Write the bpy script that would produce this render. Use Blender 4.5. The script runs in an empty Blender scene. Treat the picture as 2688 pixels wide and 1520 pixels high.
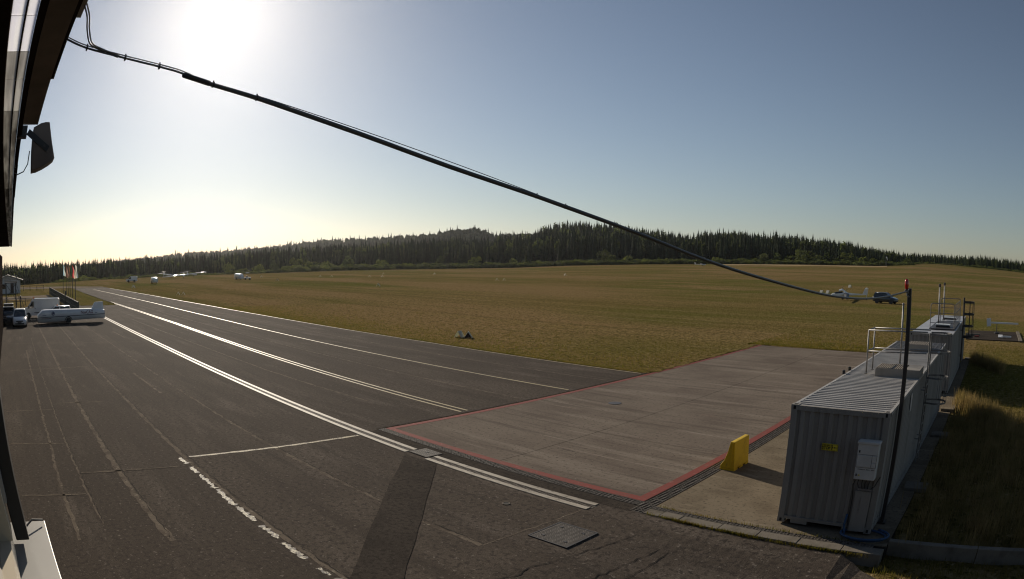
import bpy, math, random
import numpy as np
from mathutils import Vector, Matrix
R = math.radians
random.seed(7); rng = np.random.default_rng(7)
sc = bpy.context.scene
col = sc.collection

# ---------------------------------------------------------------- camera (calibrated wide-angle lens)
CAM = np.array([4.79539, -13.50234, 5.74149]); YAW, PITCH, ROLL = -0.76859, -0.04293, 0.00564
cd = bpy.data.cameras.new('camera'); cam = bpy.data.objects.new('camera', cd); col.objects.link(cam)
cd.type = 'PANO'; cd.panorama_type = 'FISHEYE_LENS_POLYNOMIAL'
cd.sensor_fit = 'HORIZONTAL'; cd.sensor_width = 36.0; cd.sensor_height = 36.0*579/1024
cd.fisheye_fov = math.pi
cd.fisheye_polynomial_k0 = 0.0
cd.fisheye_polynomial_k1 = -0.0411397597
cd.fisheye_polynomial_k2 = 0.0
cd.fisheye_polynomial_k3 = -1.112026e-05
cd.fisheye_polynomial_k4 = -1.816516e-07
cd.clip_start = 0.05; cd.clip_end = 8000
_f = Vector((math.sin(YAW)*math.cos(PITCH), math.cos(YAW)*math.cos(PITCH), math.sin(PITCH)))
_r = Vector((math.cos(YAW), -math.sin(YAW), 0)); _u = _r.cross(_f)
_r2 = _r*math.cos(ROLL)+_u*math.sin(ROLL); _u2 = -_r*math.sin(ROLL)+_u*math.cos(ROLL)
cam.matrix_world = Matrix(((_r2.x, _u2.x, -_f.x, CAM[0]), (_r2.y, _u2.y, -_f.y, CAM[1]), (_r2.z, _u2.z, -_f.z, CAM[2]), (0, 0, 0, 1)))
sc.camera = cam

# ---------------------------------------------------------------- sky, sun, exposure
SUN_AZ, SUN_EL = R(-71.0), R(22.8)            # azimuth from +Y towards +X
w = bpy.data.worlds.new('World'); sc.world = w; w.use_nodes = True
nt = w.node_tree; bg = nt.nodes['Background']
sky = nt.nodes.new('ShaderNodeTexSky'); sky.sky_type = 'NISHITA'; sky.sun_disc = False
sky.sun_elevation = SUN_EL; sky.sun_rotation = SUN_AZ
sky.altitude = 500; sky.air_density = 1.0; sky.dust_density = 0.4; sky.ozone_density = 2.0
hsv = nt.nodes.new('ShaderNodeHueSaturation'); hsv.inputs['Saturation'].default_value = .84
nt.links.new(sky.outputs[0], hsv.inputs['Color']); nt.links.new(hsv.outputs[0], bg.inputs[0]); bg.inputs[1].default_value = 0.059
sd = bpy.data.lights.new('sun', 'SUN'); so = bpy.data.objects.new('sun', sd); col.objects.link(so)
sd.energy = 4.8; sd.angle = R(0.53); sd.color = (1.0, 0.88, 0.72)
so.rotation_euler = Vector((-math.sin(SUN_AZ)*math.cos(SUN_EL), -math.cos(SUN_AZ)*math.cos(SUN_EL), -math.sin(SUN_EL))).to_track_quat('-Z', 'Y').to_euler()
so.location = (-60, 20, 40)
sc.view_settings.view_transform = 'Standard'; sc.view_settings.look = 'None'
sc.view_settings.exposure = 0.0; sc.view_settings.gamma = 1.0; sc.view_settings.use_curve_mapping = False
sc.render.engine = 'CYCLES'
try:
    sc.cycles.use_denoising = True; sc.cycles.denoiser = 'OPENIMAGEDENOISE'; sc.cycles.denoising_prefilter = 'ACCURATE'; sc.cycles.use_adaptive_sampling = False; sc.cycles.filter_width = 1.15; sc.cycles.pixel_filter_type = 'BLACKMAN_HARRIS'
    sc.cycles.max_bounces = 6; sc.cycles.volume_bounces = 0; sc.cycles.transparent_max_bounces = 6
    sc.cycles.caustics_reflective = False; sc.cycles.caustics_refractive = False
    sc.cycles.sample_clamp_indirect = 4.0
except Exception: pass

# ---------------------------------------------------------------- helpers
def ss(a, b, x):
    t = np.clip((x-a)/(b-a), 0, 1); return t*t*(3-2*t)

class MB:
    """collects verts/faces of one mesh"""
    def __init__(s): s.v = []; s.f = []; s.m = []; s.cur = 0
    def add(s, vs, fs):
        o = len(s.v); s.v += [tuple(map(float, q)) for q in vs]
        for f in fs: s.f.append(tuple(i+o for i in f)); s.m.append(s.cur)
        return s
    def box(s, c, d, rz=0.0, ry=0.0, rx=0.0):
        h = [q/2 for q in d]
        P = [Vector((x, y, z)) for x in (-h[0], h[0]) for y in (-h[1], h[1]) for z in (-h[2], h[2])]
        if rz or ry or rx:
            M = Matrix.Rotation(rz, 3, 'Z') @ Matrix.Rotation(ry, 3, 'Y') @ Matrix.Rotation(rx, 3, 'X'); P = [M @ q for q in P]
        c = Vector(c)
        return s.add([q+c for q in P], [(0, 1, 3, 2), (4, 6, 7, 5), (0, 4, 5, 1), (2, 3, 7, 6), (0, 2, 6, 4), (1, 5, 7, 3)])
    def bb(s, x0, x1, y0, y1, z0, z1): return s.box(((x0+x1)/2, (y0+y1)/2, (z0+z1)/2), (x1-x0, y1-y0, z1-z0))
    def tube(s, pts, r, n=8, cap=True):
        pts = [Vector(q) for q in pts]; rs = r if isinstance(r, (list, tuple)) else [r]*len(pts)
        o = []; prev = None
        for i, q in enumerate(pts):
            t = (pts[min(i+1, len(pts)-1)]-pts[max(i-1, 0)]).normalized()
            if prev is None:
                a = Vector((0, 0, 1)) if abs(t.z) < .9 else Vector((1, 0, 0)); e1 = t.cross(a).normalized()
            else: e1 = (prev-t*prev.dot(t)).normalized()
            prev = e1; e2 = t.cross(e1)
            o += [q+(e1*math.cos(2*math.pi*k/n)+e2*math.sin(2*math.pi*k/n))*rs[i] for k in range(n)]
        fs = [(i*n+k, i*n+(k+1) % n, (i+1)*n+(k+1) % n, (i+1)*n+k) for i in range(len(pts)-1) for k in range(n)]
        if cap: fs += [tuple(range(n-1, -1, -1)), tuple((len(pts)-1)*n+k for k in range(n))]
        return s.add(o, fs)
    def lathe(s, prof, n=16, c=(0, 0, 0), axis='z'):
        o = []
        for (r, z) in prof:
            for k in range(n):
                a = 2*math.pi*k/n; p = (r*math.cos(a), r*math.sin(a), z)
                if axis == 'y': p = (p[0], p[2], p[1])
                if axis == 'x': p = (p[2], p[0], p[1])
                o.append((p[0]+c[0], p[1]+c[1], p[2]+c[2]))
        m = len(prof)
        fs = [(i*n+k, i*n+(k+1) % n, (i+1)*n+(k+1) % n, (i+1)*n+k) for i in range(m-1) for k in range(n)]
        fs += [tuple(range(n-1, -1, -1)), tuple((m-1)*n+k for k in range(n))]
        return s.add(o, fs)
    def loft(s, rings, cap=True):
        n = len(rings[0]); o = [q for r_ in rings for q in r_]
        fs = [(i*n+k, i*n+(k+1) % n, (i+1)*n+(k+1) % n, (i+1)*n+k) for i in range(len(rings)-1) for k in range(n)]
        if cap: fs += [tuple(range(n-1, -1, -1)), tuple((len(rings)-1)*n+k for k in range(n))]
        return s.add(o, fs)
    def prism(s, prof, a0, a1, axis='x'):
        """closed profile (two coords) extruded along axis"""
        def P(u, v, a): return {'x': (a, u, v), 'y': (u, a, v), 'z': (u, v, a)}[axis]
        return s.loft([[P(u, v, a0) for u, v in prof], [P(u, v, a1) for u, v in prof]])
    def build(s, name, mat, parent=None, smooth=False, bevel=0.0, loc=None, rz=None):
        me = bpy.data.meshes.new(name); me.from_pydata(s.v, [], s.f)
        mats = mat if isinstance(mat, (list, tuple)) else [mat]
        for m_ in mats: me.materials.append(m_)
        if len(mats) > 1: me.polygons.foreach_set('material_index', s.m)
        if smooth: me.polygons.foreach_set('use_smooth', [True]*len(me.polygons))
        me.update()
        import bmesh
        bm = bmesh.new(); bm.from_mesh(me); bmesh.ops.recalc_face_normals(bm, faces=bm.faces); bm.to_mesh(me); bm.free()
        o = bpy.data.objects.new(name, me); col.objects.link(o)
        if parent: o.parent = parent
        if bevel:
            b = o.modifiers.new('bevel', 'BEVEL'); b.width = bevel; b.segments = 2; b.limit_method = 'ANGLE'; b.angle_limit = R(35)
        if loc is not None: o.location = loc
        if rz is not None: o.rotation_euler.z = rz
        return o

def tag(o, label=None, cat=None, group=None, kind=None):
    if label: o['label'] = label
    if cat: o['category'] = cat
    if group: o['group'] = group
    if kind: o['kind'] = kind
    return o
def empty(name, loc=(0, 0, 0), rz=0.0):
    o = bpy.data.objects.new(name, None); col.objects.link(o); o.empty_display_size = .2
    o.location = loc; o.rotation_euler.z = rz; return o
def thing(name, label, cat, loc=(0, 0, 0), rz=0.0, group=None): return tag(empty(name, loc, rz), label, cat, group)
def copy_tree(o, parent=None):
    c = o.copy(); col.objects.link(c); c.parent = parent
    for ch in list(o.children): copy_tree(ch, c)
    return c

# ---------------------------------------------------------------- materials
def mat(name, color, rough=.6, metal=0.0, var=0.0, vscale=3.0, color2=None, bump=0.0, bscale=40.0, spec=.5, coat=0.0, trans=0.0, alpha=1.0, emit=None, objvar=0.0, detail=4.0, stretch=None, thr=(.35, .65)):
    m = bpy.data.materials.new(name); m.use_nodes = True; n = m.node_tree.nodes; l = m.node_tree.links
    b = n['Principled BSDF']; b.inputs['Roughness'].default_value = rough; b.inputs['Metallic'].default_value = metal
    b.inputs['Specular IOR Level'].default_value = spec
    b.inputs['Base Color'].default_value = (*color, 1)
    if coat: b.inputs['Coat Weight'].default_value = coat; b.inputs['Coat Roughness'].default_value = .1
    if trans: b.inputs['Transmission Weight'].default_value = trans
    if alpha < 1: b.inputs['Alpha'].default_value = alpha
    if emit: b.inputs['Emission Color'].default_value = (*emit[0], 1); b.inputs['Emission Strength'].default_value = emit[1]
    src = None
    if var or color2:
        tc = n.new('ShaderNodeTexCoord'); no = n.new('ShaderNodeTexNoise'); no.inputs['Scale'].default_value = vscale; no.inputs['Detail'].default_value = detail
        if stretch:
            mp = n.new('ShaderNodeMapping'); mp.inputs['Scale'].default_value = stretch; l.new(tc.outputs['Object'], mp.inputs[0]); l.new(mp.outputs[0], no.inputs['Vector'])
        else: l.new(tc.outputs['Object'], no.inputs['Vector'])
        cr = n.new('ShaderNodeValToRGB'); cr.color_ramp.elements[0].position = thr[0]; cr.color_ramp.elements[1].position = thr[1]
        c2 = color2 or tuple(min(1, c*(1+var)) for c in color); c1 = color if color2 else tuple(c*(1-var) for c in color)
        cr.color_ramp.elements[0].color = (*c1, 1); cr.color_ramp.elements[1].color = (*c2, 1)
        l.new(no.outputs['Fac'], cr.inputs[0]); src = cr.outputs[0]
    if objvar:
        oi = n.new('ShaderNodeObjectInfo'); mr = n.new('ShaderNodeMapRange'); mr.inputs['To Min'].default_value = 1-objvar; mr.inputs['To Max'].default_value = 1+objvar
        l.new(oi.outputs['Random'], mr.inputs[0]); hs = n.new('ShaderNodeHueSaturation'); l.new(mr.outputs[0], hs.inputs['Value'])
        if src: l.new(src, hs.inputs['Color'])
        else: hs.inputs['Color'].default_value = (*color, 1)
        src = hs.outputs[0]
    if src: l.new(src, b.inputs['Base Color'])
    if bump:
        tc2 = n.new('ShaderNodeTexCoord'); nb = n.new('ShaderNodeTexNoise'); nb.inputs['Scale'].default_value = bscale; nb.inputs['Detail'].default_value = 6
        l.new(tc2.outputs['Object'], nb.inputs['Vector']); bp = n.new('ShaderNodeBump'); bp.inputs['Strength'].default_value = bump; bp.inputs['Distance'].default_value = .02
        l.new(nb.outputs['Fac'], bp.inputs['Height']); l.new(bp.outputs[0], b.inputs['Normal'])
    return m

def layered(name, layers, rough=.8, bump=0.0, bscale=40, bdist=.02, spec=.3, rough_var=0.0):
    """base colour = stack of (colour, noise scale, stretch, ramp lo, ramp hi, rot) mixed over each other"""
    m = bpy.data.materials.new(name); m.use_nodes = True; n = m.node_tree.nodes; l = m.node_tree.links
    b = n['Principled BSDF']; b.inputs['Roughness'].default_value = rough; b.inputs['Specular IOR Level'].default_value = spec
    tc = n.new('ShaderNodeTexCoord'); prev = None
    for k, (c, sca, st, lo, hi, rot) in enumerate(layers):
        if prev is None:
            rgb = n.new('ShaderNodeRGB'); rgb.outputs[0].default_value = (*c, 1); prev = rgb.outputs[0]; continue
        mp = n.new('ShaderNodeMapping'); mp.inputs['Scale'].default_value = st; mp.inputs['Rotation'].default_value = (0, 0, rot); mp.inputs['Location'].default_value = (k*7.3, k*3.1, 0)
        no = n.new('ShaderNodeTexNoise'); no.inputs['Scale'].default_value = sca; no.inputs['Detail'].default_value = 5; no.inputs['Roughness'].default_value = .6
        mr = n.new('ShaderNodeMapRange'); mr.inputs['From Min'].default_value = lo; mr.inputs['From Max'].default_value = hi
        mx = n.new('ShaderNodeMix'); mx.data_type = 'RGBA'
        l.new(tc.outputs['Object'], mp.inputs[0]); l.new(mp.outputs[0], no.inputs['Vector']); l.new(no.outputs['Fac'], mr.inputs[0]); l.new(mr.outputs[0], mx.inputs[0])
        l.new(prev, mx.inputs[6]); mx.inputs[7].default_value = (*c, 1); prev = mx.outputs[2]
    l.new(prev, b.inputs['Base Color'])
    if bump:
        nb = n.new('ShaderNodeTexNoise'); nb.inputs['Scale'].default_value = bscale; nb.inputs['Detail'].default_value = 8; nb.inputs['Roughness'].default_value = .7
        l.new(tc.outputs['Object'], nb.inputs['Vector']); bp = n.new('ShaderNodeBump'); bp.inputs['Strength'].default_value = bump; bp.inputs['Distance'].default_value = bdist
        l.new(nb.outputs['Fac'], bp.inputs['Height']); l.new(bp.outputs[0], b.inputs['Normal'])
    return m

U = (1, 1, 1)
M = {}
M['asphalt'] = layered('asphalt', [((0.0991, 0.0817, 0.0658), 0, U, 0, 0, 0), ((0.0685, 0.0563, 0.0460), .30, (.03, 1, 1), .46, .54, 0), ((0.0762, 0.0626, 0.0513), .22, (1, .5, 1), .42, .62, 0), ((0.1333, 0.1113, 0.0921), .8, (.2, 1, 1), .54, .72, 0), ((0.0635, 0.0537, 0.0448), 2.2, (.1, 1, 1), .56, .70, 0), ((0.0533, 0.0447, 0.0382), 8, U, .50, .62, 0), ((0.1778, 0.1533, 0.1291), 10, U, .60, .68, 0), ((0.0482, 0.0410, 0.0355), 24, U, .52, .66, 0), ((0.2158, 0.1891, 0.1645), 20, U, .66, .73, 0)], rough=0.9, bump=.8, bscale=30, bdist=.015, spec=0.014)
M['asphalt_new'] = layered('asphalt_new', [((0.0612, 0.0509, 0.0424), 0, U, 0, 0, 0), ((0.0431, 0.0362, 0.0309), .8, U, .42, .66, 0), ((0.0340, 0.0294, 0.0252), 9, U, .48, .62, 0), ((0.1134, 0.0962, 0.0802), 14, U, .64, .71, 0)], rough=0.92, bump=.9, bscale=30, bdist=.015, spec=0.012)
M['seam'] = layered('seam', [((0.1471, 0.1211, 0.0946), 0, U, 0, 0, 0), ((0.0883, 0.0716, 0.0570), 1.6, U, .45, .6, 0), ((0.2470, 0.2134, 0.1653), 7, U, .58, .68, 0), ((0.0470, 0.0404, 0.0342), 12, U, .6, .66, 0)], rough=0.9, spec=0.014)
M['parkline'] = layered('parkline', [((.40, .34, .22), 0, U, 0, 0, 0), ((.26, .22, .15), 2.5, U, .45, .6, 0), ((.06, .05, .042), 7, U, .56, .60, 0), ((.06, .05, .042), 24, U, .54, .6, 0)], rough=.7, spec=.12)
M['wornline'] = layered('wornline', [((.052, .044, .037), 0, U, 0, 0, 0), ((.50, .45, .33), 6.5, U, .49, .525, 0), ((.06, .05, .042), 20, U, .50, .56, 0)], rough=.7, spec=.25)
M['crack'] = mat('crack', (.018, .016, .014), .95, spec=.1)
M['concrete'] = layered('concrete', [((0.1751, 0.1462, 0.1181), 0, U, 0, 0, 0), ((0.1268, 0.1030, 0.0844), .25, U, .42, .64, 0), ((0.2415, 0.2061, 0.1687), .7, (.16, 1.6, 1), .52, .72, .12), ((0.1026, 0.0838, 0.0687), 1.1, (.13, 1.9, 1), .54, .70, .12), ((0.1993, 0.1174, 0.0964), .3, U, .66, .95, .5), ((0.0906, 0.0742, 0.0603), 9, U, .54, .68, 0), ((0.2898, 0.2456, 0.2025), 1.8, (.1, 2.2, 1), .63, .76, .12), ((0.3019, 0.2577, 0.2169), 14, U, .64, .72, 0), ((0.0725, 0.0599, 0.0506), 3.2, (.12, 1.6, 1), .64, .72, .2)], rough=.93, bump=.6, bscale=28, bdist=.012, spec=0.02)
M['concrete2'] = layered('concrete2', [((0.1927, 0.1600, 0.1154), 0, U, 0, 0, 0), ((0.1353, 0.1104, 0.0796), .7, U, .42, .66, 0), ((0.2460, 0.2080, 0.1521), 2.0, (.3, 1.4, 1), .55, .74, .3), ((0.0984, 0.0800, 0.0608), 11, U, .53, .68, 0), ((0.2706, 0.2320, 0.1716), 16, U, .64, .72, 0)], rough=.92, bump=.4, bscale=50, bdist=.008, spec=0.0)
M['concrete_old'] = layered('concrete_old', [((0.1886, 0.1681, 0.1394), 0, U, 0, 0, 0), ((0.1148, 0.1025, 0.0820), 2.2, U, .45, .7, 0), ((0.0984, 0.0902, 0.0738), 9, U, .6, .8, 0)], rough=.9, bump=.4, bscale=40, spec=0.0)
M['redpaint'] = layered('redpaint', [((0.2080, 0.0527, 0.0442), 0, U, 0, 0, 0), ((0.1600, 0.0595, 0.0476), 1.2, U, .45, .7, 0), ((0.1120, 0.0850, 0.0680), 9, U, .56, .68, 0), ((0.2400, 0.1020, 0.0850), 4, U, .6, .7, 0)], rough=.85, spec=.1)
M['whiteline'] = layered('whiteline', [((0.3875, 0.3081, 0.1529), 0, U, 0, 0, 0), ((0.2780, 0.2223, 0.1154), 3, U, .45, .66, 0), ((0.1095, 0.0858, 0.0530), 12, U, .58, .66, 0)], rough=.5, spec=0.25)
M['drainwhite'] = layered('drainwhite', [((0.3960, 0.3510, 0.2835), 0, U, 0, 0, 0), ((0.2610, 0.2250, 0.1800), 1.8, (.4, 2, 1), .46, .66, 0), ((0.1350, 0.1125, 0.0900), 7, (.4, 2, 1), .57, .68, 0)], rough=.6, spec=0.2)
M['grate'] = mat('grate', (.115, .102, .088), .7, 0, var=.35, vscale=9, spec=.15)
M['pit'] = mat('pit', (.012, .012, .012), .9)
M['plate'] = mat('plate', (.075, .066, .058), .7, 0, var=.3, vscale=5, spec=.15)
M['lug'] = mat('lug', (.115, .1, .085), .6, 0, var=.25, vscale=8, spec=.3)
M['grass'] = layered('grass', [((0.1638, 0.1221, 0.0454), 0, U, 0, 0, 0), ((0.1070, 0.1090, 0.0259), .022, U, .42, .58, 0), ((0.2347, 0.1580, 0.0778), .011, (1, 3.0, 1), .46, .58, .62), ((0.2184, 0.1580, 0.0680), .09, (.12, 2.2, 1), .5, .74, .35), ((0.0873, 0.0687, 0.0227), .14, (.10, 2.6, 1), .56, .80, .35), ((0.3385, 0.2453, 0.1458), .30, (.08, 1.8, 1), .60, .80, .35), ((0.0633, 0.0523, 0.0146), 1.6, U, .50, .72, 0), ((0.2948, 0.2235, 0.1134), 3.0, U, .56, .74, 0), ((0.0491, 0.0436, 0.0113), 4, U, .53, .62, 0), ((0.3603, 0.2725, 0.1539), 5, U, .63, .70, 0)], rough=.95, bump=1.0, bscale=2.0, bdist=.25, spec=0.0)
M['grassblade'] = mat('grassblade', (.15, .112, .028), .8, color2=(.08, .082, .014), vscale=.8, spec=0)
M['drygrass'] = mat('drygrass', (.26, .185, .085), .8, color2=(.12, .095, .035), vscale=1.4, spec=.2)
M['forestfloor'] = mat('forestfloor', (.03, .032, .016), .95, var=.4, vscale=.05)
M['steel'] = mat('steel', (.17, .165, .16), .5, .5, var=.2, vscale=8)
M['galv'] = mat('galv', (.24, .235, .23), .5, .5, var=.2, vscale=10)
M['darksteel'] = mat('darksteel', (.05, .046, .045), .5, .4)
M['containergrey'] = layered('containergrey', [((0.2783, 0.2600, 0.2325), 0, U, 0, 0, 0), ((0.2152, 0.2000, 0.1767), .7, (1, 1, .4), .42, .66, 0), ((0.1785, 0.1600, 0.1376), 4, (1, 1, .07), .56, .74, 0), ((0.3255, 0.3050, 0.2743), 3, (1, 1, .08), .6, .78, 0), ((0.1575, 0.0850, 0.0465), 2.6, (1, 1, .12), .70, .78, 0)], rough=.65, spec=.2)
M['roofgrey'] = mat('roofgrey', (.42, .40, .37), .5, 0, color2=(.31, .295, .27), vscale=2.2, stretch=(.4, 1, 1))
M['roofsmooth'] = mat('roofsmooth', (.42, .42, .43), .38, .1, color2=(.34, .34, .35), vscale=1.2)
M['cabinet'] = mat('cabinet', (.52, .51, .48), .5, var=.08, vscale=3)
M['black'] = mat('black', (.012, .012, .013), .5)
M['rubber'] = mat('rubber', (.02, .019, .019), .8)
M['cable'] = mat('cable', (.05, .052, .054), .38)
M['yellowbarrier'] = layered('yellowbarrier', [((.60, .40, .018), 0, U, 0, 0, 0), ((.45, .285, .016), 2.2, U, .45, .65, 0), ((.22, .14, .03), 5, (1, 1, .25), .6, .72, 0), ((.62, .42, .08), 9, U, .64, .7, 0), ((.1, .075, .04), 14, U, .66, .72, 0)], rough=.6, spec=.3)
M['yellowsign'] = mat('yellowsign', (.62, .50, .03), .5)
M['bluehose'] = mat('bluehose', (.014, .055, .13), .6)
M['redlens'] = mat('redlens', (.5, .012, .008), .18, trans=.25, coat=.4)
M['whitepaint'] = mat('whitepaint', (.70, .70, .69), .32, coat=.5, var=.05, vscale=1.2)
M['whitegel'] = mat('whitegel', (.78, .78, .76), .18, coat=.8)
M['whitetrim'] = mat('whitetrim', (.72, .70, .64), .35, color2=(.55, .53, .47), vscale=2.5, coat=.3)
M['glass'] = mat('glass', (.012, .015, .018), .06, spec=.8)
M['darkpaint'] = mat('darkpaint', (.025, .03, .038), .25, coat=.8)
M['greypaint'] = mat('greypaint', (.03, .038, .048), .25, coat=.8)
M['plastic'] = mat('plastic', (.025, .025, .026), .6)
M['rim'] = mat('rim', (.28, .28, .29), .35, .8)
M['lamp'] = mat('lamp', (.6, .62, .63), .12, coat=.8)
M['taillamp'] = mat('taillamp', (.35, .02, .015), .2, coat=.6)
M['orange'] = mat('orange', (.6, .18, .02), .3)
M['brown'] = mat('brown', (.065, .045, .035), .75, spec=.1, color2=(.05, .036, .03), vscale=2, stretch=(.3, 3, 3))
M['darkbrown'] = mat('darkbrown', (.03, .024, .021), .8, var=.2, vscale=3, spec=0)
M['soffit'] = mat('soffit', (.15, .122, .105), .6, var=.2, vscale=4, spec=.3)
M['alu'] = mat('alu', (.30, .295, .28), .5, .1, var=.08, vscale=2)
M['framebeige'] = mat('framebeige', (.55, .48, .36), .5)
M['navy'] = mat('navy', (.02, .03, .14), .5)
M['markred'] = mat('markred', (.14, .012, .03), .5)
M['fencegreen'] = mat('fencegreen', (.035, .04, .036), .55, .2)
M['woodgrey'] = mat('woodgrey', (.28, .245, .2), .75, var=.25, vscale=4, stretch=(1, 4, 4))
M['housewall'] = mat('housewall', (.45, .44, .43), .7, var=.06, vscale=1)
M['houseroof'] = mat('houseroof', (.30, .27, .23), .7, var=.15, vscale=2)
M['gravel'] = layered('gravel', [((.23, .19, .145), 0, U, 0, 0, 0), ((.16, .13, .1), .3, U, .45, .7, 0), ((.28, .24, .19), 6, U, .6, .8, 0)], rough=.95, spec=0.0)
M['conifer'] = mat('conifer', (.016, .024, .010), .85, color2=(.040, .054, .020), vscale=.3, spec=.05, objvar=.35)
M['leaf'] = mat('leaf', (.062, .078, .02), .75, color2=(.105, .118, .034), vscale=.5, spec=.12, objvar=.3)
M['leafdark'] = mat('leafdark', (.04, .056, .02), .8, color2=(.075, .088, .032), vscale=.3, spec=.1, objvar=.35)
M['farleaf'] = mat('farleaf', (.07, .083, .04), .85, color2=(.11, .122, .06), vscale=.2, spec=0, objvar=.3)
M['trunk'] = mat('trunk', (.045, .035, .026), .9)
M['stripedark'] = mat('stripedark', (.03, .035, .05), .4)
def flagmat(n, c):
    m = mat('flag_'+n, c, .8, spec=.1, var=.08, vscale=2); add_translucency(m, .5, 1.2); return m
def add_translucency(m, fac=.45, tint=1.6, blue=.8):
    n = m.node_tree.nodes; l = m.node_tree.links; b = n['Principled BSDF']; out = n['Material Output']
    t = n.new('ShaderNodeBsdfTranslucent'); mx = n.new('ShaderNodeMixShader'); mx.inputs[0].default_value = fac
    if b.inputs['Base Color'].is_linked:
        s = b.inputs['Base Color'].links[0].from_socket
        g = n.new('ShaderNodeMix'); g.data_type = 'RGBA'; g.blend_type = 'MULTIPLY'; g.inputs[0].default_value = 1.0
        l.new(s, g.inputs[6]); g.inputs[7].default_value = (tint, tint, tint*blue, 1); l.new(g.outputs[2], t.inputs[0])
    l.new(b.outputs[0], mx.inputs[1]); l.new(t.outputs[0], mx.inputs[2]); l.new(mx.outputs[0], out.inputs[0])
for k in ('leaf', 'leafdark', 'grassblade', 'drygrass'): add_translucency(M[k], .4)

# ================================================================ TERRAIN
def lerp_tab(tab):
    a = np.array([t[0] for t in tab]); b = np.array([t[1] for t in tab]); return lambda x: np.interp(x, a, b)
EDGE_EL = lerp_tab([(-180, -1.7), (-95, -1.7), (-88.75, -1.6), (-81, -1.37), (-75.4, -1.23), (-64.8, -1.06), (-59.5, -.91), (-48.6, -.74), (-44, -.66), (-39, -.43), (-32.7, -.26), (-26, -.13), (-19.4, -.03), (-12.2, .03), (-8.6, .2), (-7.8, .38), (-4.6, .32), (-.5, .13), (3.2, -.06), (15, -.3), (60, -.6), (180, -1.7)])
EDGE_D = lerp_tab([(-180, 210), (-95, 200), (-88.75, 205), (-81, 240), (-75.4, 267), (-64.8, 310), (-59.5, 361), (-48.6, 445), (-44, 470), (-39, 470), (-26, 460), (-8.6, 460), (-7.8, 520), (3.2, 480), (30, 420), (180, 250)])
SKY_S = lerp_tab([(-180, .2), (-95, 0.0), (-90.6, .02), (-87.8, .05), (-84.5, .10), (-79, .25), (-73.6, .38), (-68.3, .62), (-64.9, .92), (-61.8, 1.08), (-56.6, 1.34), (-51, 1.7), (-45.5, 1.95), (-42.4, 2.25), (-41.7, 2.95), (-39.1, 3.45), (-36.8, 3.38), (-34.2, 3.02), (-31.6, 2.7), (-29.2, 2.25), (-28.3, 2.6), (-26.7, 2.75), (-24.5, 2.62), (-18.9, 2.42), (-15.3, 1.98), (-12.3, 1.5), (-9.5, 1.18), (-6.5, 1.15), (-3.5, 1.12), (-1.6, 1.2), (2.8, .9), (15, .9), (180, .2)])
BACK_S = lerp_tab([(-180, -.5), (-95, -.2), (-87.8, .02), (-84.5, .15), (-81.3, .24), (-77.6, .58), (-75, .7), (-73, 1.0), (-71, 1.04), (-68.3, 1.15), (-64.9, 1.42), (-59.6, 1.95), (-54.4, 2.23), (-51, 2.38), (-49.3, 2.6), (-48.8, 2.82), (-46.8, 2.72), (-45.5, 2.45), (-42.2, 2.45), (-38, 2.0), (-20, 1.0), (0, .2), (180, -.5)])
TREE_H = 18.5
def ground_z(X, Y):
    X = np.asarray(X, float); Y = np.asarray(Y, float)
    dx, dy = X-CAM[0], Y-CAM[1]; r = np.hypot(dx, dy); az = np.degrees(np.arctan2(dx, dy))
    D = EDGE_D(az); zE = CAM[2]+D*np.tan(np.radians(EDGE_EL(az)))
    t = np.clip((r-115)/(D-115), 0, 1)
    z = zE*t**1.6
    RF = D+260; zF = CAM[2]+RF*np.tan(np.radians(SKY_S(az)))-TREE_H
    t2 = np.clip((r-D)/(RF-D), 0, 1); z = np.where(r > D, zE+(zF-zE)*np.where(zF < zE, t2**.55, t2**1.15), z)
    RB = 1150.0; zB = CAM[2]+RB*np.tan(np.radians(BACK_S(az)))-17.0
    t3 = np.clip((r-RF)/(RB-RF), 0, 1); z = np.where(r > RF, zF+(zB-zF)*t3-12*np.sin(np.pi*t3), z)
    z = np.where(r > RB, zB-(r-RB)*.06, z)
    return z
# rectangle near the camera is dug out (paving, verge and walls close it)
def field_z(X, Y):
    z = ground_z(X, Y)-.03
    dig = (X > -16) & (X < 13) & (Y > -45) & (Y < .05)
    return np.where(dig, -1.0, z)
azs = np.radians(np.concatenate([np.arange(-180, -100, 4.0), np.arange(-100, 12, .5), np.arange(12, 180, 4.0)]))
AA, TT = np.meshgrid(azs, np.arange(130), indexing='ij'); DD = EDGE_D(np.degrees(AA))
RR = np.where(TT < 60, .3+TT*(40-.3)/60, 40*(DD/40)**((TT-60)/69.0))
def polar_sheet(name, AA, RR, zf, m):
    X = CAM[0]+RR*np.sin(AA); Y = CAM[1]+RR*np.cos(AA); Z = zf(X, Y); na, nr = X.shape
    V = np.stack([X, Y, Z], -1).reshape(-1, 3)
    i, j = np.meshgrid(np.arange(na), np.arange(nr-1), indexing='ij'); i2 = (i+1) % na
    F = np.stack([i*nr+j, i*nr+j+1, i2*nr+j+1, i2*nr+j], -1).reshape(-1, 4)[:, ::-1]
    me = bpy.data.meshes.new(name); me.from_pydata(V.tolist(), [], F.tolist()); me.materials.append(m)
    me.polygons.foreach_set('use_smooth', [True]*len(me.polygons)); me.update()
    o = bpy.data.objects.new(name, me); col.objects.link(o); return tag(o, kind='structure')
# the mown field out to its far edge, the wooded hillside from there on
field = polar_sheet('grass_field', AA, RR, field_z, M['grass'])
hr = np.concatenate([np.linspace(0, 300, 24), np.geomspace(320, 3200, 26)])
AA2, H2 = np.meshgrid(azs, hr, indexing='ij')
hill = polar_sheet('hillside', AA2, EDGE_D(np.degrees(AA2))+H2-2, lambda X, Y: ground_z(X, Y)-.25, M['forestfloor'])

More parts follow.
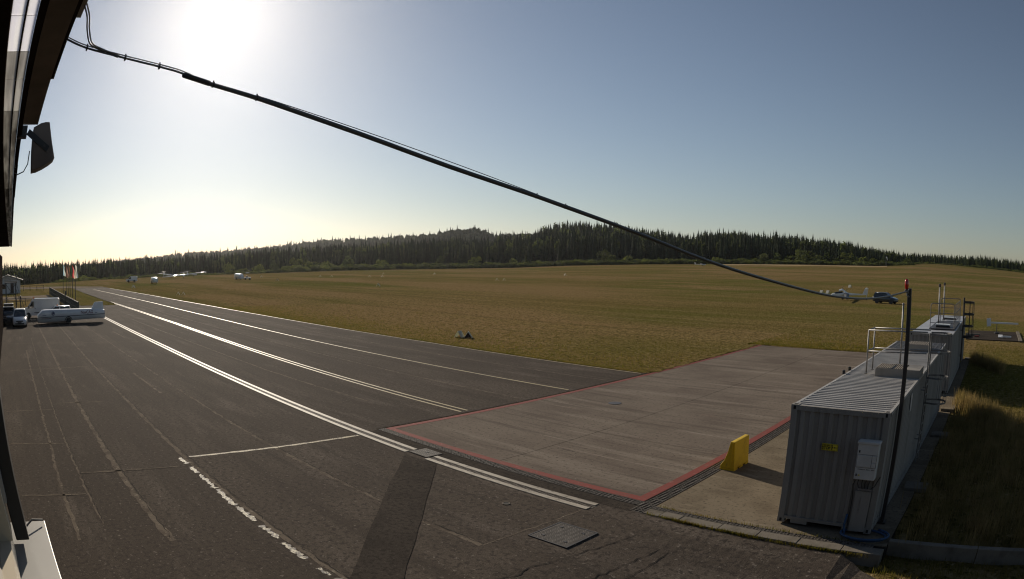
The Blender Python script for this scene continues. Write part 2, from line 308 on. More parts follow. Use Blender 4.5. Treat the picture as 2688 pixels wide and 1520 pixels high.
# ================================================================ PAVING
def asph_z(x, y): return -.25*float(ss(-3.6, 1.6, np.array(x)))*float(ss(-.9, -1.25, np.array(y)))
def yline(tab):
    f = lerp_tab(tab); return lambda x: float(f(x))
Y_FAR = yline([(-152, 15.0), (-130, 16.0), (-109, 16.65), (-80, 17.05), (-60, 16.98), (-31.8, 16.72), (-14, 16.0)])
Y_SINGLE = yline([(-148, 9.7), (-120, 10.6), (-89, 11.1), (-60, 10.85), (-46.7, 10.55), (-36, 10.28), (-24, 10.12), (-14, 9.88)])
Y_DOUBLE = yline([(-96, 4.95), (-75, 5.1), (-57.4, 4.98), (-45, 4.6), (-33, 4.15), (-25.4, 3.93), (-14, 3.65)])
Y_THICK = yline([(-68, -1.12), (-40, -1.04), (-25.4, -1.15), (-16.6, -1.26), (-10.6, -1.35), (-4.2, -1.36)])
def sheet(name, cells, zf, m, parent=None, dz=0.0):
    """cells: list of (xs, lambda x: y0, lambda x: y1, ny)"""
    b = MB()
    for xs, y0, y1, ny in cells:
        V = []; F = []
        for x in xs:
            for k in range(ny+1):
                y = y0(x)+(y1(x)-y0(x))*k/ny; V.append((x, y, zf(x, y)+dz))
        n = ny+1
        for i in range(len(xs)-1):
            for k in range(ny): F.append((i*n+k, (i+1)*n+k, (i+1)*n+k+1, i*n+k+1))
        b.add(V, F)
    return b.build(name, m, parent)
K = lambda c: (lambda x: c)
apron = sheet('apron', [
    (list(np.linspace(-158, -90, 18)), lambda x: 4.75+(max(0, -128-x)*.02), Y_FAR, 3),
    (list(np.linspace(-90, -66, 8)), K(-24.0), Y_FAR, 3),
    (list(np.linspace(-66, -14.05, 30)), K(-24.0), Y_FAR, 6),
    (list(np.linspace(-14.05, -3.6, 6)), K(-24.0), K(-.62), 4),
    (list(np.linspace(-3.6, 3.25, 24)), K(-24.0), lambda x: -1.0 if x < 2.2 else -1.0-.65*(x-2.2)/1.05, 14)], asph_z, M['asphalt'])
tag(apron, kind='structure')
def ribbon(name, pts, width, m, dz=.006, parent=apron, jit=0.0, wj=0.0, step=.6, seed=0):
    """flat strip along a ground polyline"""
    r_ = random.Random(seed); P = [Vector((x, y)) for x, y in pts]; L = []
    for a, b in zip(P, P[1:]):
        n = max(1, int((b-a).length/step))
        L += [a+(b-a)*k/n for k in range(n)]
    L.append(P[-1]); V = []; F = []
    for i, q in enumerate(L):
        t = (L[min(i+1, len(L)-1)]-L[max(i-1, 0)]).normalized(); nn = Vector((-t.y, t.x))
        o = r_.gauss(0, jit) if jit else 0; w_ = width*(1+r_.uniform(-wj, wj)) if wj else width
        for s in (-.5, .5):
            c = q+nn*(o+s*w_); V.append((c.x, c.y, asph_z(c.x, c.y)+dz))
    for i in range(len(L)-1): F.append((2*i, 2*i+2, 2*i+3, 2*i+1))
    b = MB(); b.add(V, F); return b.build(name, m, parent)
def along(f, x0, x1, n=24, off=0.0): return [(x, f(x)+off) for x in np.linspace(x0, x1, n)]
ribbon('edge_line', along(Y_FAR, -150, -14.3, off=-.24), .11, M['whiteline'])
ribbon('guide_line', along(Y_SINGLE, -147, -14.3), .13, M['whiteline'])
ribbon('double_line', along(Y_DOUBLE, -96, -14.3, off=.18), .11, M['whiteline'])
ribbon('double_line', along(Y_DOUBLE, -96, -14.3, off=-.16), .11, M['whiteline'])
ribbon('parking_line', [(-13.97, -7.8), (-13.77, -4.78), (-13.66, -1.62)], .13, M['parkline'], jit=.008, wj=.25, step=.2)
for k, (a, b_) in enumerate([((-13.98, -8.11), (-13.3, -8.11)), ((-12.95, -8.1), (-12.35, -8.08)), ((-12.2, -8.07), (-10.9, -8.06)), ((-10.8, -8.06), (-9.5, -8.08)), ((-9.4, -8.08), (-8.35, -8.05)), ((-8.05, -8.04), (-7.2, -8.03)), ((-6.95, -8.05), (-6.0, -8.06)), ((-5.5, -8.04), (-5.1, -8.03)), ((-4.95, -8.02), (-4.4, -8.0)), ((-4.1, -8.0), (-3.2, -7.98))]):
    ribbon('worn_line', [a, b_], .12, M['wornline'], jit=.02, wj=.6, step=.07, seed=k)
# asphalt lanes meet in open, patched seams
seams = [([(-66, -10.3), (-38, -10.3), (-20, -10.42), (-12, -10.45), (-8.0, -10.38)], .17), ([(-62, -7.8), (-38, -7.88), (-22, -7.88), (-14, -7.94), (-8.2, -7.9), (-4, -7.86)], .13),
         ([(-58, -4.85), (-42, -4.74), (-28, -4.7), (-18, -4.77), (-13.7, -4.79), (-8.0, -4.72)], .12), ([(-6.35, -4.77), (-4.5, -4.72)], .14), ([(-64, 1.66), (-40, 1.72), (-27, 1.62), (-18, 1.8)], .11),
         ([(-50, -11.66), (-32, -11.75), (-17, -11.82), (-9.4, -11.82)], .06), ([(-42, -12.45), (-28, -12.42), (-17, -12.48), (-12.4, -12.6), (-8.6, -12.62)], .10),
         ([(-46.9, -14.9), (-43.8, -2.2)], .10), ([(-33.1, -13.9), (-33.3, -8.3)], .10), ([(-22.3, -14.3), (-22.2, -11.9)], .09), ([(-23.4, -11.5), (-23.2, -9.1)], .08), ([(-17.2, -14.2), (-16.8, -11.9)], .09),
         ([(-13.45, -11.8), (-13.15, -8.4)], .10), ([(-11.85, -14), (-11.6, -11.9)], .10), ([(-90, 7.7), (-30, 7.3), (-14.5, 7.0)], .09), ([(-90, 13.9), (-60, 13.6), (-14.5, 13.0)], .09), ([(-30, -5.9), (-24, -5.85)], .12), ([(-52, -2.9), (-47, -2.8)], .12), ([(-4.5, -4.72), (-4.45, -3.2), (-4.33, -1.7)], .04)]
for k, (pts, wd) in enumerate(seams): ribbon('seam', pts, wd, M['seam'], dz=.004, jit=.02, wj=.45, step=.22, seed=20+k)
cracks = [[(-62, -10.22), (-8.2, -10.32)], [(-58, -7.75), (-4, -7.8)], [(-56, -4.8), (-8.0, -4.68)], [(-6.4, -4.7), (-4.5, -4.66)], [(-46.8, -14.8), (-43.7, -2.2)], [(-13.4, -11.8), (-13.1, -8.4)], [(-11.8, -14), (-11.55, -11.9)],
          [(-50, -11.7), (-9.4, -11.78)], [(-3.0, -5.36), (-3.06, -4.85), (-2.46, -2.16), (-2.1, -2.05), (-2.08, -1.25)], [(-1.95, -4.6), (-1.67, -2.44), (-1.66, -1.8)], [(-1.45, -4.4), (-1.38, -1.8)], [(-3.06, -4.85), (-3.12, -6.2)],
          [(-14.1, 16.0), (-14.15, -.5)]]
for k, pts in enumerate(cracks): ribbon('crack', pts, .018 if k in (8, 9, 10, 11) else .015, M['crack'], dz=.009, jit=.02, wj=.8, step=.13, seed=60+k)
# newer diagonal patch
b = MB(); pp = [(-10.92, -1.76), (-9.62, -1.62), (-6.41, -4.77), (-4.28, -6.9), (-2.3, -9.0), (-3.1, -9.6), (-4.87, -7.7), (-8.0, -4.71)]
def inner(i0, i1, n):
    out = []
    for k in range(n+1):
        t = k/n; out.append((t, i0, i1))
    return out
Lp = [(-10.92, -1.76), (-8.0, -4.71), (-4.87, -7.7), (-3.1, -9.6)]; Rp = [(-9.62, -1.62), (-6.41, -4.77), (-4.28, -6.9), (-2.3, -9.0)]
V = []; F = []
for (l0, r0), (l1, r1) in zip(zip(Lp, Rp), list(zip(Lp, Rp))[1:]):
    for k in range(6):
        for t in (k/6,):
            l_ = (l0[0]+(l1[0]-l0[0])*t, l0[1]+(l1[1]-l0[1])*t); r_ = (r0[0]+(r1[0]-r0[0])*t, r0[1]+(r1[1]-r0[1])*t)
            V += [(l_[0]+random.gauss(0, .012), l_[1]+random.gauss(0, .012), asph_z(*l_)+.012), (r_[0]+random.gauss(0, .012), r_[1]+random.gauss(0, .012), asph_z(*r_)+.012)]
for i in range(len(V)//2-1): F.append((2*i, 2*i+2, 2*i+3, 2*i+1))
b.add(V, F); b.build('asphalt_patch', M['asphalt_new'], apron)
# darker strip between slot drain and grate, asphalt repair by the big cover
b = MB(); b.add([(-13.9, -1.06, .004), (-3.4, -1.06, .004), (-3.4, -.64, .004), (-13.9, -.64, .004)], [(0, 1, 2, 3)]); b.build('asphalt_strip', M['asphalt_new'], apron)

# ---- concrete pad of cast slabs
pad = MB().bb(-14.06, 3.02, -.62, 31.2, -.45, -.03).build('concrete_pad', M['crack']); tag(pad, kind='structure')
xs = [-13.98, -8.66, -3.50]; ys = [-.30, 4.6, 9.85, 15.1, 20.35, 25.6, 30.9]
for i in range(2):
    for j in range(6):
        MB().bb(xs[i]+.008, xs[i+1]-.008, ys[j]+.006, ys[j+1]-.006, -.029, random.uniform(-.002, .002)).build('slab', M['concrete'], pad)
for j, (a, c) in enumerate([(-.44, 6.0), (6.0, 12.6), (12.6, 19.2), (19.2, 25.8), (25.8, 31.1)]):
    MB().bb(-3.08, 3.0, a+.006, c-.006, -.029, .0).build('slab', M['concrete2'], pad)
def flat(name, x0, x1, y0, y1, m, parent, z=.006):
    b = MB(); b.add([(x0, y0, z), (x1, y0, z), (x1, y1, z), (x0, y1, z)], [(0, 1, 2, 3)]); return b.build(name, m, parent)
flat('red_line', -13.95, -13.70, -.04, 30.9, M['redpaint'], pad)
flat('red_line', -13.94, -3.52, -.30, -.04, M['redpaint'], pad, .007)
flat('red_line', -3.79, -3.52, -.04, 30.9, M['redpaint'], pad, .008)
# round cover in the pad
MB().lathe([(.27, 0), (.27, .012), (.24, .014), (0.001, .014)], 28, (-10.98, 8.83, .003)).build('round_cover', M['darksteel'], pad)

# ---- grated drain channels
def grate_mesh(L, Wd, nx, ny):
    b = MB(); nx = max(4, int(nx*.7))
    for k in range(nx+1): b.bb(-L/2+k*(L-.024)/nx, -L/2+k*(L-.024)/nx+.024, -Wd/2, Wd/2, -.03, 0)
    for k in range(ny): b.bb(-L/2, L/2, -Wd/2+k*(Wd-.022)/(ny-1), -Wd/2+k*(Wd-.022)/(ny-1)+.022, -.028, .002)
    return b
def drain(name, label, x0, x1, yc, wd, axis, m_g, nx, ny):
    """channel of metal grates laid end to end; axis 'x' or 'y'"""
    n = max(1, int(round(abs(x1-x0)))); L = (x1-x0)/n
    root = thing(name, label, 'drain', ((x0, yc, 0) if axis == 'x' else (yc, x0, 0)), 0 if axis == 'x' else R(90))
    MB().bb(0, x1-x0, -wd/2, wd/2, -.09, -.045).build('channel', M['pit'], root)
    first = None
    for k in range(n):
        if first is None:
            first = grate_mesh(L-.01, wd, nx, ny).build('grate', m_g, root); o = first
        else:
            o = first.copy(); col.objects.link(o); o.parent = root
        o.location = (L*(k+.5), 0, .004)
    return root
drain('drain_channel', 'dark mesh grate running along the near red line of the concrete pad', -13.98, -3.46, -.455, .27, 'x', M['grate'], 14, 4)
drain('drain_channel', 'mesh grate along the right red line, between pad and container concrete', -1.0, 31, -3.29, .34, 'y', M['grate'], 14, 4)
drain('drain_channel', 'mesh grate in front of the kerb stones, running to the near container', -3.1, 2.7, -.53, .16, 'x', M['grate'], 16, 3)
# slot drain with white painted concrete edges
slot = thing('slot_drain', 'long slot drain with white painted concrete edges crossing the asphalt', 'drain', (0, 0, 0))
def edge_piece(x0, x1, o0, o1):
    b = MB(); V = []
    for x in (x0, x1):
        for o in (o0, o1):
            for z in (-.05, .018): V.append((x, Y_THICK(x)+o, z))
    b.add(V, [(0, 1, 3, 2), (4, 6, 7, 5), (0, 4, 5, 1), (2, 3, 7, 6), (1, 5, 7, 3), (0, 2, 6, 4)]); return b
px_ = -68.0; seg = []
while px_ < -11.2: seg.append((px_, min(px_+2.0, -11.15))); px_ += 2.0
seg += [(-10.2+k*1.0, -9.2+k*1.0) for k in range(5)]+[(-5.2, -4.28)]
for a, c in seg:
    edge_piece(a+.006, c-.006, -.25, -.09).build('edge_stone', M['drainwhite'], slot)
    edge_piece(a+.006, c-.006, .09, .25).build('edge_stone', M['drainwhite'], slot)
b = MB()
for x in np.linspace(-68, -4.3, 40): b.bb(x-.82, x+.82, Y_THICK(x)-.1, Y_THICK(x)+.1, -.06, -.03)
b.build('channel', M['pit'], slot)
def slot_grate(L):
    b = MB(); n = 11
    for k in range(n): b.bb(-L/2+(k+.3)*L/n, -L/2+(k+.68)*L/n, -.085, .085, -.02, .006)
    b.bb(-L/2, L/2, -.088, -.074, -.02, .008); b.bb(-L/2, L/2, .074, .088, -.02, .008); return b
sg = None
for k, x in enumerate(list(np.arange(-67.5, -11.3, 1.0))+list(np.arange(-9.7, -4.4, 1.0))):
    if sg is None: sg = slot_grate(.985).build('grate', M['grate'], slot); o = sg
    else: o = sg.copy(); col.objects.link(o); o.parent = slot
    o.location = (x, Y_THICK(x), 0)
# checker-plate covers
def checker(w_, d_, step):
    b = MB(); b.bb(-w_/2, w_/2, -d_/2, d_/2, -.02, .012); b.cur = 1
    i = 0; y = -d_/2+step*.6
    while y < d_/2-step*.4:
        x = -w_/2+step*.6+(step/2 if i % 2 else 0); j = 0
        while x < w_/2-step*.4:
            b.box((x, y, .013), (step*.66, step*.24, .006), rz=R(45) if (i+j) % 2 else R(-45)); x += step; j += 1
        y += step*.6; i += 1
    return b
cv = thing('inspection_cover', 'large square checker-plate cover set in the near asphalt', 'manhole', (-3.67, -3.15, asph_z(-3.67, -3.15)+.004))
checker(1.0, 1.0, .07).build('plate', [M['plate'], M['lug']], cv)
fr = MB(); 
for s in (-1, 1): fr.box((s*.515, 0, .003), (.03, 1.06, .03)); fr.box((0, s*.515, .003), (1.0, .03, .03))
fr.build('frame', M['darksteel'], cv)
for sx in (-.3, .3):
    for sy in (-.3, .3): MB().box((sx, sy, .017), (.07, .05, .012)).build('lifting_eye', M['darksteel'], cv)
cv2 = thing('inspection_cover', 'small checker-plate cover interrupting the white slot drain', 'manhole', (-10.66, -1.16, .012))
checker(.78, .62, .08).build('plate', [M['plate'], M['lug']], cv2); MB().box((.02, .03, .018), (.05, .12, .014)).build('lifting_eye', M['darksteel'], cv2)
dl = thing('floor_drain', 'small dark opening with a pale rim in the near asphalt', 'floor drain', (-5.95, -2.55, .004))
MB().lathe([(.1, 0), (.1, .012), (.075, .012), (.075, .004), (.001, .004)], 18).build('ring', M['concrete_old'], dl)
MB().lathe([(.074, .002), (.074, .006), (.001, .006)], 18).build('opening', M['pit'], dl)
# ---- kerb stones in front of the container concrete
kerb = MB().bb(-3.1, 2.98, -.93, -.64, -.7, -.06).build('kerb', M['concrete_old']); tag(kerb, kind='structure')
kx = [-3.12, -2.68, -2.15, -1.1, -.12, .9, 2.0, 3.0]
for a, c in zip(kx, kx[1:]):
    MB().bb(a+.008, c-.008, -.955+random.uniform(-.008, .008), -.62, -.5, .0+random.uniform(-.004, .012)).build('kerb_stone', M['concrete_old'], kerb, bevel=.012)
# verge and low retaining wall at the right
b = MB(); V = []; F = []
nx, ny = 28, 16
for i in range(nx+1):
    for j in range(ny+1):
        x = 1.8+i*(11.5/nx); y = -24+(j/ny)*24.0+0
        if j == ny: y = -.2
        V.append((x, y, -.29+.02*math.sin(x*3+y*2)))
for i in range(nx):
    for j in range(ny): F.append((i*(ny+1)+j, (i+1)*(ny+1)+j, (i+1)*(ny+1)+j+1, i*(ny+1)+j+1))
b.add(V, F); verge = b.build('verge', M['grass']); tag(verge, kind='structure')
wall = thing('retaining_wall', 'low pale concrete wall edging the dark grass at lower right', 'wall', (3.0, -.2, 0))
for k in range(4): MB().bb(.01+k*2.4, 2.4+k*2.4-.01, -.09, .09, -.7, .06).build('wall_block', M['concrete_old'], wall, bevel=.015)
# pavement bits far left: road, slab by the fence, gravel crossing
road = MB(); road.add([(-185, -60, .0), (-176, -60, .0), (-157, 14.4, .02), (-163, 15.2, .02), (-175, 3, .01)], [(0, 1, 2, 3, 4)]); road.build('road', M['gravel']); tag(bpy.data.objects['road'], kind='structure')
pl = MB(); pl.add([(-126, -4.4, .012), (-112, -4.4, .012), (-112, -26, .012), (-122, -26, .012)], [(0, 1, 2, 3)]); pl.build('pavement', M['gravel']); tag(bpy.data.objects['pavement'], kind='structure')
kp = thing('kerb_line', 'pale stone kerb between far taxi lane and grass wedge by the flags', 'kerb', (-127, 4.7, 0))
for k in range(17): MB().bb(2.1*k, 2.1*k+2.0, -.12+.0, .12, -.05, .07).build('kerb_stone', M['concrete_old'], kp)
wg = MB(); wg.add([(-89.0, -1.25, .03), (-88.0, 4.55, .03), (-127, 4.55, .03), (-131, 2.9, .03), (-140, -2, .03), (-128, -3.0, .03)], [(0, 1, 2, 3, 4, 5)]); o = wg.build('grass_wedge', M['grass']); tag(o, kind='structure')

# ================================================================ CONTAINERS
def corrug(n, depth, L, flat_=.5):
    """profile along length: list of (pos, offset)"""
    out = []; p_ = L/n
    for k in range(n):
        o = k*p_
        out += [(o+p_*.03, 0), (o+p_*.27, 0), (o+p_*.37, depth), (o+p_*.73, depth), (o+p_*.83, 0)]
    return [(0, 0)]+out+[(L, 0)]
def corr_sheet(prof, place):
    V = []; F = []
    for (a, d) in prof: V += [place(a, d, 0), place(a, d, 1)]
    for i in range(len(prof)-1): F.append((2*i, 2*i+2, 2*i+3, 2*i+1))
    b = MB(); b.add(V, F); return b
def container(name, label, y0, y1, h, ribbed_roof, wallmat, roofmat):
    W_ = 2.438; L = y1-y0; zb = .05; zt = zb+h
    root = thing(name, label, 'container', (0, y0, 0))
    # roof
    if ribbed_roof:
        n = int(L/.209)
        rf = corr_sheet(corrug(n, .065, L-.36), lambda a, d, e: (.07 if e == 0 else W_-.07, .18+a, zt-.078+d))
        rf.build('roof', roofmat, root)
        MB().bb(.07, W_-.07, .06, .18, zt-.06, zt-.022).build('roof_plate', roofmat, root); MB().bb(.07, W_-.07, L-.18, L-.06, zt-.06, zt-.022).build('roof_plate', roofmat, root)
    else:
        n = int(L/1.2)
        for k in range(n):
            MB().bb(.05, W_-.05, .06+k*(L-.12)/n+.004, .06+(k+1)*(L-.12)/n-.004, zt-.06, zt-.012).build('roof_panel', roofmat, root)
    # end walls with broad corrugation
    for yy, s in ((0, 1), (L, -1)):
        corr_sheet(corrug(9, .035, W_-.3), lambda a, d, e: (.15+a, yy+s*(.055-d), zb+.16 if e == 0 else zt-.12)).build('end_wall', wallmat, root)
    ns = int(L/.28)
    for xx, s in ((0, 1), (W_, -1)):
        corr_sheet(corrug(ns, .034, L-.3), lambda a, d, e: (xx+s*(.05-d), .15+a, zb+.15 if e == 0 else zt-.08)).build('side_wall', wallmat, root)
    # frame
    for xx in (.075, W_-.075):
        for yy in (.075, L-.075): MB().box((xx, yy, zb+h/2), (.15, .15, h-.24)).build('corner_post', wallmat, root)
        MB().box((xx+(.04 if xx > 1 else -.04), L/2, zt-.045), (.07, L-.3, .07)).build('top_rail', roofmat, root)
        MB().box((xx+(.035 if xx > 1 else -.035), L/2, zb+.085), (.075, L-.32, .15)).build('bottom_rail', wallmat, root)
    for yy in (.05, L-.05):
        MB().box((W_/2, yy, zt-.065), (W_-.32, .095, .11)).build('top_rail', wallmat, root)
        b = MB(); b.box((W_/2, yy, zb+.13), (W_-.32, .1, .07))
        b.build('bottom_rail', wallmat, root)
        if yy < 1:
            for px in (.55, W_-.55): MB().box((px, yy, zb+.06), (.42, .09, .10)).build('fork_pocket', wallmat, root)
    cast = None
    for xx in (.085, W_-.085):
        for yy in (.085, L-.085):
            for zz in (zb+.06, zt-.058):
                if cast is None:
                    b = MB(); b.cur = 0; b.box((0, 0, 0), (.178, .178, .118)); b.cur = 1
                    b.box((0, -.09, 0), (.055, .006, .075)); b.box((0, .09, 0), (.055, .006, .075)); b.box((.09, 0, 0), (.006, .06, .075)); b.box((-.09, 0, 0), (.006, .06, .075)); b.box((0, 0, .06), (.075, .1, .006))
                    cast = b.build('corner_casting', [wallmat, M['pit']], root); o = cast
                else: o = cast.copy(); col.objects.link(o); o.parent = root
                o.location = (xx, yy, zz)
    return root
c1 = container('shipping_container', 'near grey container with ribbed roof and electrical cabinet on its end', 0, 13.7, 2.736, True, M['containergrey'], M['roofgrey'])
c3 = container('shipping_container', 'far grey container with smooth roof, beyond the ribbed one', 17.82, 30.8, 2.71, False, M['containergrey'], M['roofsmooth'])
ZR = 2.79
# perforated walkway panels at the far end of the ribbed roof
for k, (a, c) in enumerate([(10.6, 11.6), (11.65, 12.6), (12.65, 13.55)]):
    b = MB()
    for i in range(11): b.bb(.12+i*.22, .12+i*.22+.015, a, c, 0, .03)
    for j in range(9): b.bb(.12, 2.335, a+(c-a)*j/8-.012, a+(c-a)*j/8+.012, .004, .026)
    wk = b.build('roof_grating', M['galv']); tag(wk, ['perforated grating on ribbed roof, nearest of three panels', 'perforated grating on ribbed roof, middle of three panels', 'perforated grating on ribbed roof, farthest of three panels'][k], 'grating', 'gratings on the container roof'); wk.location.z = 2.775
def step_box(name, label, x0, x1, y0, y1, z0, z1, split):
    root = thing(name, label, 'step', ((x0+x1)/2, (y0+y1)/2, z0)); hx, hy, h = (x1-x0)/2, (y1-y0)/2, z1-z0
    for s in (-1, 1):
        MB().box((0, s*(hy-.01), h/2), (2*hx, .02, h)).build('side_panel', M['containergrey'], root)
        MB().box((s*(hx-.01), 0, h/2), (.02, 2*hy-.05, h)).build('end_panel', M['containergrey'], root)
    n = 14; xe = hx*split
    for k in range(n):
        xx = -hx+.03+(xe+hx-.04)*k/(n-1); MB().box((xx, 0, h-.005), (.028, 2*hy-.05, .03)).build('tread_slat', M['woodgrey'], root)
    if split < .98: MB().box(((xe+hx)/2+.02, 0, h-.01), (hx-xe-.06, 2*hy-.05, .012)).build('cover_plate', M['containergrey'], root)
    return root
step_box('roof_step', 'slatted step box beside the caged ladder on the ribbed container roof', .98, 2.43, 4.62, 5.6, ZR-.02, 3.0, .25)
step_box('roof_step', 'slatted step at the far end of the ribbed roof against the smooth container', 1.02, 1.98, 10.62, 11.7, ZR+.02, 3.02, 1.0)
# guard rail by the ladder
gr = thing('guard_rail', 'tubular guard rail standing on the ribbed container roof', 'railing', (.62, 4.92, ZR))
for (x, y) in ((0, 0), (.02, .8)):
    MB().tube([(x, y, 0), (x, y, 1.2)], .024, 8).build('post', M['galv'], gr, True); MB().box((x, y, .008), (.1, .1, .016)).build('foot_plate', M['galv'], gr)
for z in (.62, 1.2):
    MB().tube([(0, 0, z), (1.95, .02, z+.02)], .021, 8).build('rail', M['galv'], gr, True)
    MB().tube([(.02, .8, z), (1.95, .8, z+.02)], .021, 8).build('rail', M['galv'], gr, True)
    MB().tube([(0, 0, z), (.02, .8, z)], .021, 8).build('end_rail', M['galv'], gr, True)
def caged_ladder(name, label, x, y, z0, z1, hoops, mt, k_=1.0):
    root = thing(name, label, 'ladder', (x, y, 0))
    for s in (-.24, .24): MB().tube([(0, s, z0), (0, s, z1)], .028*k_, 8).build('stile', mt, root)
    zz = z0+.25; rung = None
    while zz < z1-.9:
        if rung is None: rung = MB().tube([(0, -.24, 0), (0, .24, 0)], .014, 6).build('rung', mt, root); o = rung
        else: o = rung.copy(); col.objects.link(o); o.parent = root
        o.location = (0, 0, zz); zz += .28
    arc = [(.03+.36*(1-math.cos(a))*1.0, -.36*math.cos(a*0)+0, 0) for a in (0,)]
    def hoop(z):
        P = [(0, -.26, z)]+[(.38+.36*math.sin(t)*.95, -.36*math.cos(t), z) for t in np.linspace(0, math.pi, 11)]+[(0, .26, z)]
        return P
    for z in hoops:
        P = hoop(z); b = MB()
        V = []; F = []
        for q in P: V += [(q[0], q[1], q[2]-.03*k_), (q[0], q[1], q[2]+.03*k_), (q[0]*.98, q[1]*.98, q[2]+.03*k_), (q[0]*.98, q[1]*.98, q[2]-.03*k_)]
        for i in range(len(P)-1):
            for k in range(4): F.append((4*i+k, 4*i+(k+1) % 4, 4*i+4+(k+1) % 4, 4*i+4+k))
        b.add(V, F); b.build('cage_hoop', mt, root)
    for t in (.12, .85, 1.57, 2.3, 3.02):
        qx, qy = .38+.355*math.sin(t)*.95, -.355*math.cos(t)
        MB().box((qx, qy, (hoops[0]+hoops[-1])/2), (.018*k_, .032*k_, hoops[-1]-hoops[0])).build('cage_bar', mt, root)
    for z in (1.0, 2.4):
        for s in (-.24, .24): MB().tube([(0, s, z), (-.16, s, z)], .016, 6).build('wall_bracket', mt, root)
    return root
caged_ladder('caged_ladder', 'caged ladder on the side of the near ribbed-roof container', 2.63, 5.32, .3, 3.98, [2.05, 2.75, 3.45, 3.95], M['steel'], .85)
caged_ladder('caged_ladder', 'dark caged ladder rising above the far smooth-roof container', 2.63, 24.4, .3, 4.2, [2.05, 2.65, 3.3, 3.95], M['darksteel'], 1.7)
# far roof: platform rails, hatches, vent pipes
rl = thing('roof_railing', 'tubular railing round the roof platform of the far container', 'railing', (.85, 20.0, ZR))
def bow(p0, p1, h, r=.022):
    p0, p1 = Vector(p0), Vector(p1); d = (p1-p0).normalized(); P = [p0, p0+Vector((0, 0, h-.14))]
    P += [p0+d*(.14*(1-math.cos(a)))+Vector((0, 0, h-.14+.14*math.sin(a))) for a in np.linspace(.3, math.pi/2, 4)]
    P += [p1-d*(.14*(1-math.cos(a)))+Vector((0, 0, h-.14+.14*math.sin(a))) for a in np.linspace(math.pi/2, .3, 4)]
    return P+[p1+Vector((0, 0, h-.14)), p1]
MB().tube(bow((0, 0, 0), (1.45, 0, 0), 1.25), .022, 8).build('end_bow', M['steel'], rl)
MB().tube(bow((.1, 5.0, 0), (1.5, 5.0, 0), 1.3), .022, 8).build('end_bow', M['steel'], rl)
for a in (.0, 1.0, 2.0, 3.0, 4.0): MB().tube([(1.5, a+.1, 0), (1.5, a+.1, 1.22)], .02, 6).build('post', M['steel'], rl)
for z in (.4, .8, 1.22): MB().tube([(1.5, .05, z), (1.5, 4.4, z)], .018, 6).build('rail', M['steel'], rl)
for z in (.3, .78): MB().tube([(0, 0, z), (1.45, 0, z)], .016, 6).build('rail', M['steel'], rl); MB().tube([(.1, 5.0, z), (1.5, 5.0, z)], .016, 6).build('rail', M['steel'], rl)
MB().bb(-.05, 1.5, -.05, 5.05, -.005, .03).build('deck', M['darksteel'], rl)
for k, (x, y, h, lab) in enumerate([(1.16, 21.86, 2.0, 'pale vent pipe on the far container, nearer and shorter of two'), (1.12, 25.6, 2.0, 'taller vent pipe with dark cap at the back of the far container')]):
    v = thing('vent_pipe', lab, 'pipe', (x, y, ZR+.02)); MB().tube([(0, 0, 0), (0, 0, h)], .045, 10).build('pipe', M['galv'], v, True)
    MB().lathe([(.05, 0), (.075, .03), (.075, .14), (.05, .17)], 10, (0, 0, h-.02)).build('cap', M['darksteel'], v); MB().box((0, 0, .02), (.18, .18, .04)).build('base_flange', M['darksteel'], v)
for k, (y, lab) in enumerate([(21.0, 'low white hatch on the far container roof, nearer one'), (26.3, 'low white hatch on the far container roof behind the vent pipes')]):
    t = thing('roof_hatch', lab, 'hatch', (1.55, y, ZR+.03)); MB().box((0, 0, .05), (.85, .5, .10)).build('curb', M['darksteel'], t); MB().box((0, 0, .125), (.92, .57, .05)).build('lid', M['whitepaint'], t, bevel=.01)
# cabinet on the near end wall
cb = thing('electrical_cabinet', 'pale electrical cabinet mounted on the near container end wall', 'cabinet', (2.07, -.12, 1.36))
MB().bb(-.27, .24, -.1, .13, 0, .79).build('housing', M['cabinet'], cb, bevel=.012)
MB().bb(-.29, .26, -.125, .14, .79, .83).build('rain_cap', M['cabinet'], cb)
MB().bb(-.25, .10, -.112, -.1015, .29, .54).build('door', M['cabinet'], cb, bevel=.004)
for a, c in ((.40, .54), (.29, .385)): MB().bb(.115, .215, -.114, -.1015, a, c).build('hatch', M['cabinet'], cb, bevel=.004)
for a in (.1, .62): MB().box((-.215, -.108, a), (.025, .014, .05)).build('lock', M['black'], cb)
b = MB()
for x0, x1, z0, z1 in ((-.255, .225, .553, .558), (-.255, .225, .268, .273), (-.258, -.253, .27, .555), (.105, .11, .29, .55), (.222, .227, .27, .555)): b.bb(x0, x1, -.1035, -.1012, z0, z1)
b.build('panel_joint', M['black'], cb)
for k in range(14): 
    if k not in (6, 10): MB().bb(-.2+k*.03, -.182+k*.03, -.104, -.1012, .225, .24).build('printed_label', M['black'], cb)
MB().box((-.15, -.103, .1), (.03, .004, .03)).build('warning_label', M['yellowsign'], cb)
ct = thing('cable_tray', 'cable trunking and conduits below the pale cabinet', 'trunking', (2.07, -.02, .1))
MB().bb(-.2, .2, -.03, .03, 0, .95).build('cover', M['containergrey'], ct); MB().bb(-.14, .22, -.07, -.03, .98, 1.02).build('rail', M['galv'], ct)
for k in range(4): MB().tube([(-.16+.1*k, -.05, 1.26), (-.17+.09*k, -.07, 1.12), (-.1+.06*k, -.045, .98)], .012, 6).build('conduit', M['black'], ct)
MB().tube([(-.24, -.1, 1.2), (-.28, -.08, 1.1), (-.24, -.06, .8), (-.24, -.06, .05)], .014, 6).build('conduit', M['black'], ct)
MB().tube([(.14, -.05, 1.0), (.26, -.08, 1.1), (.36, -.05, 1.32)], .012, 6).build('conduit', M['black'], ct)
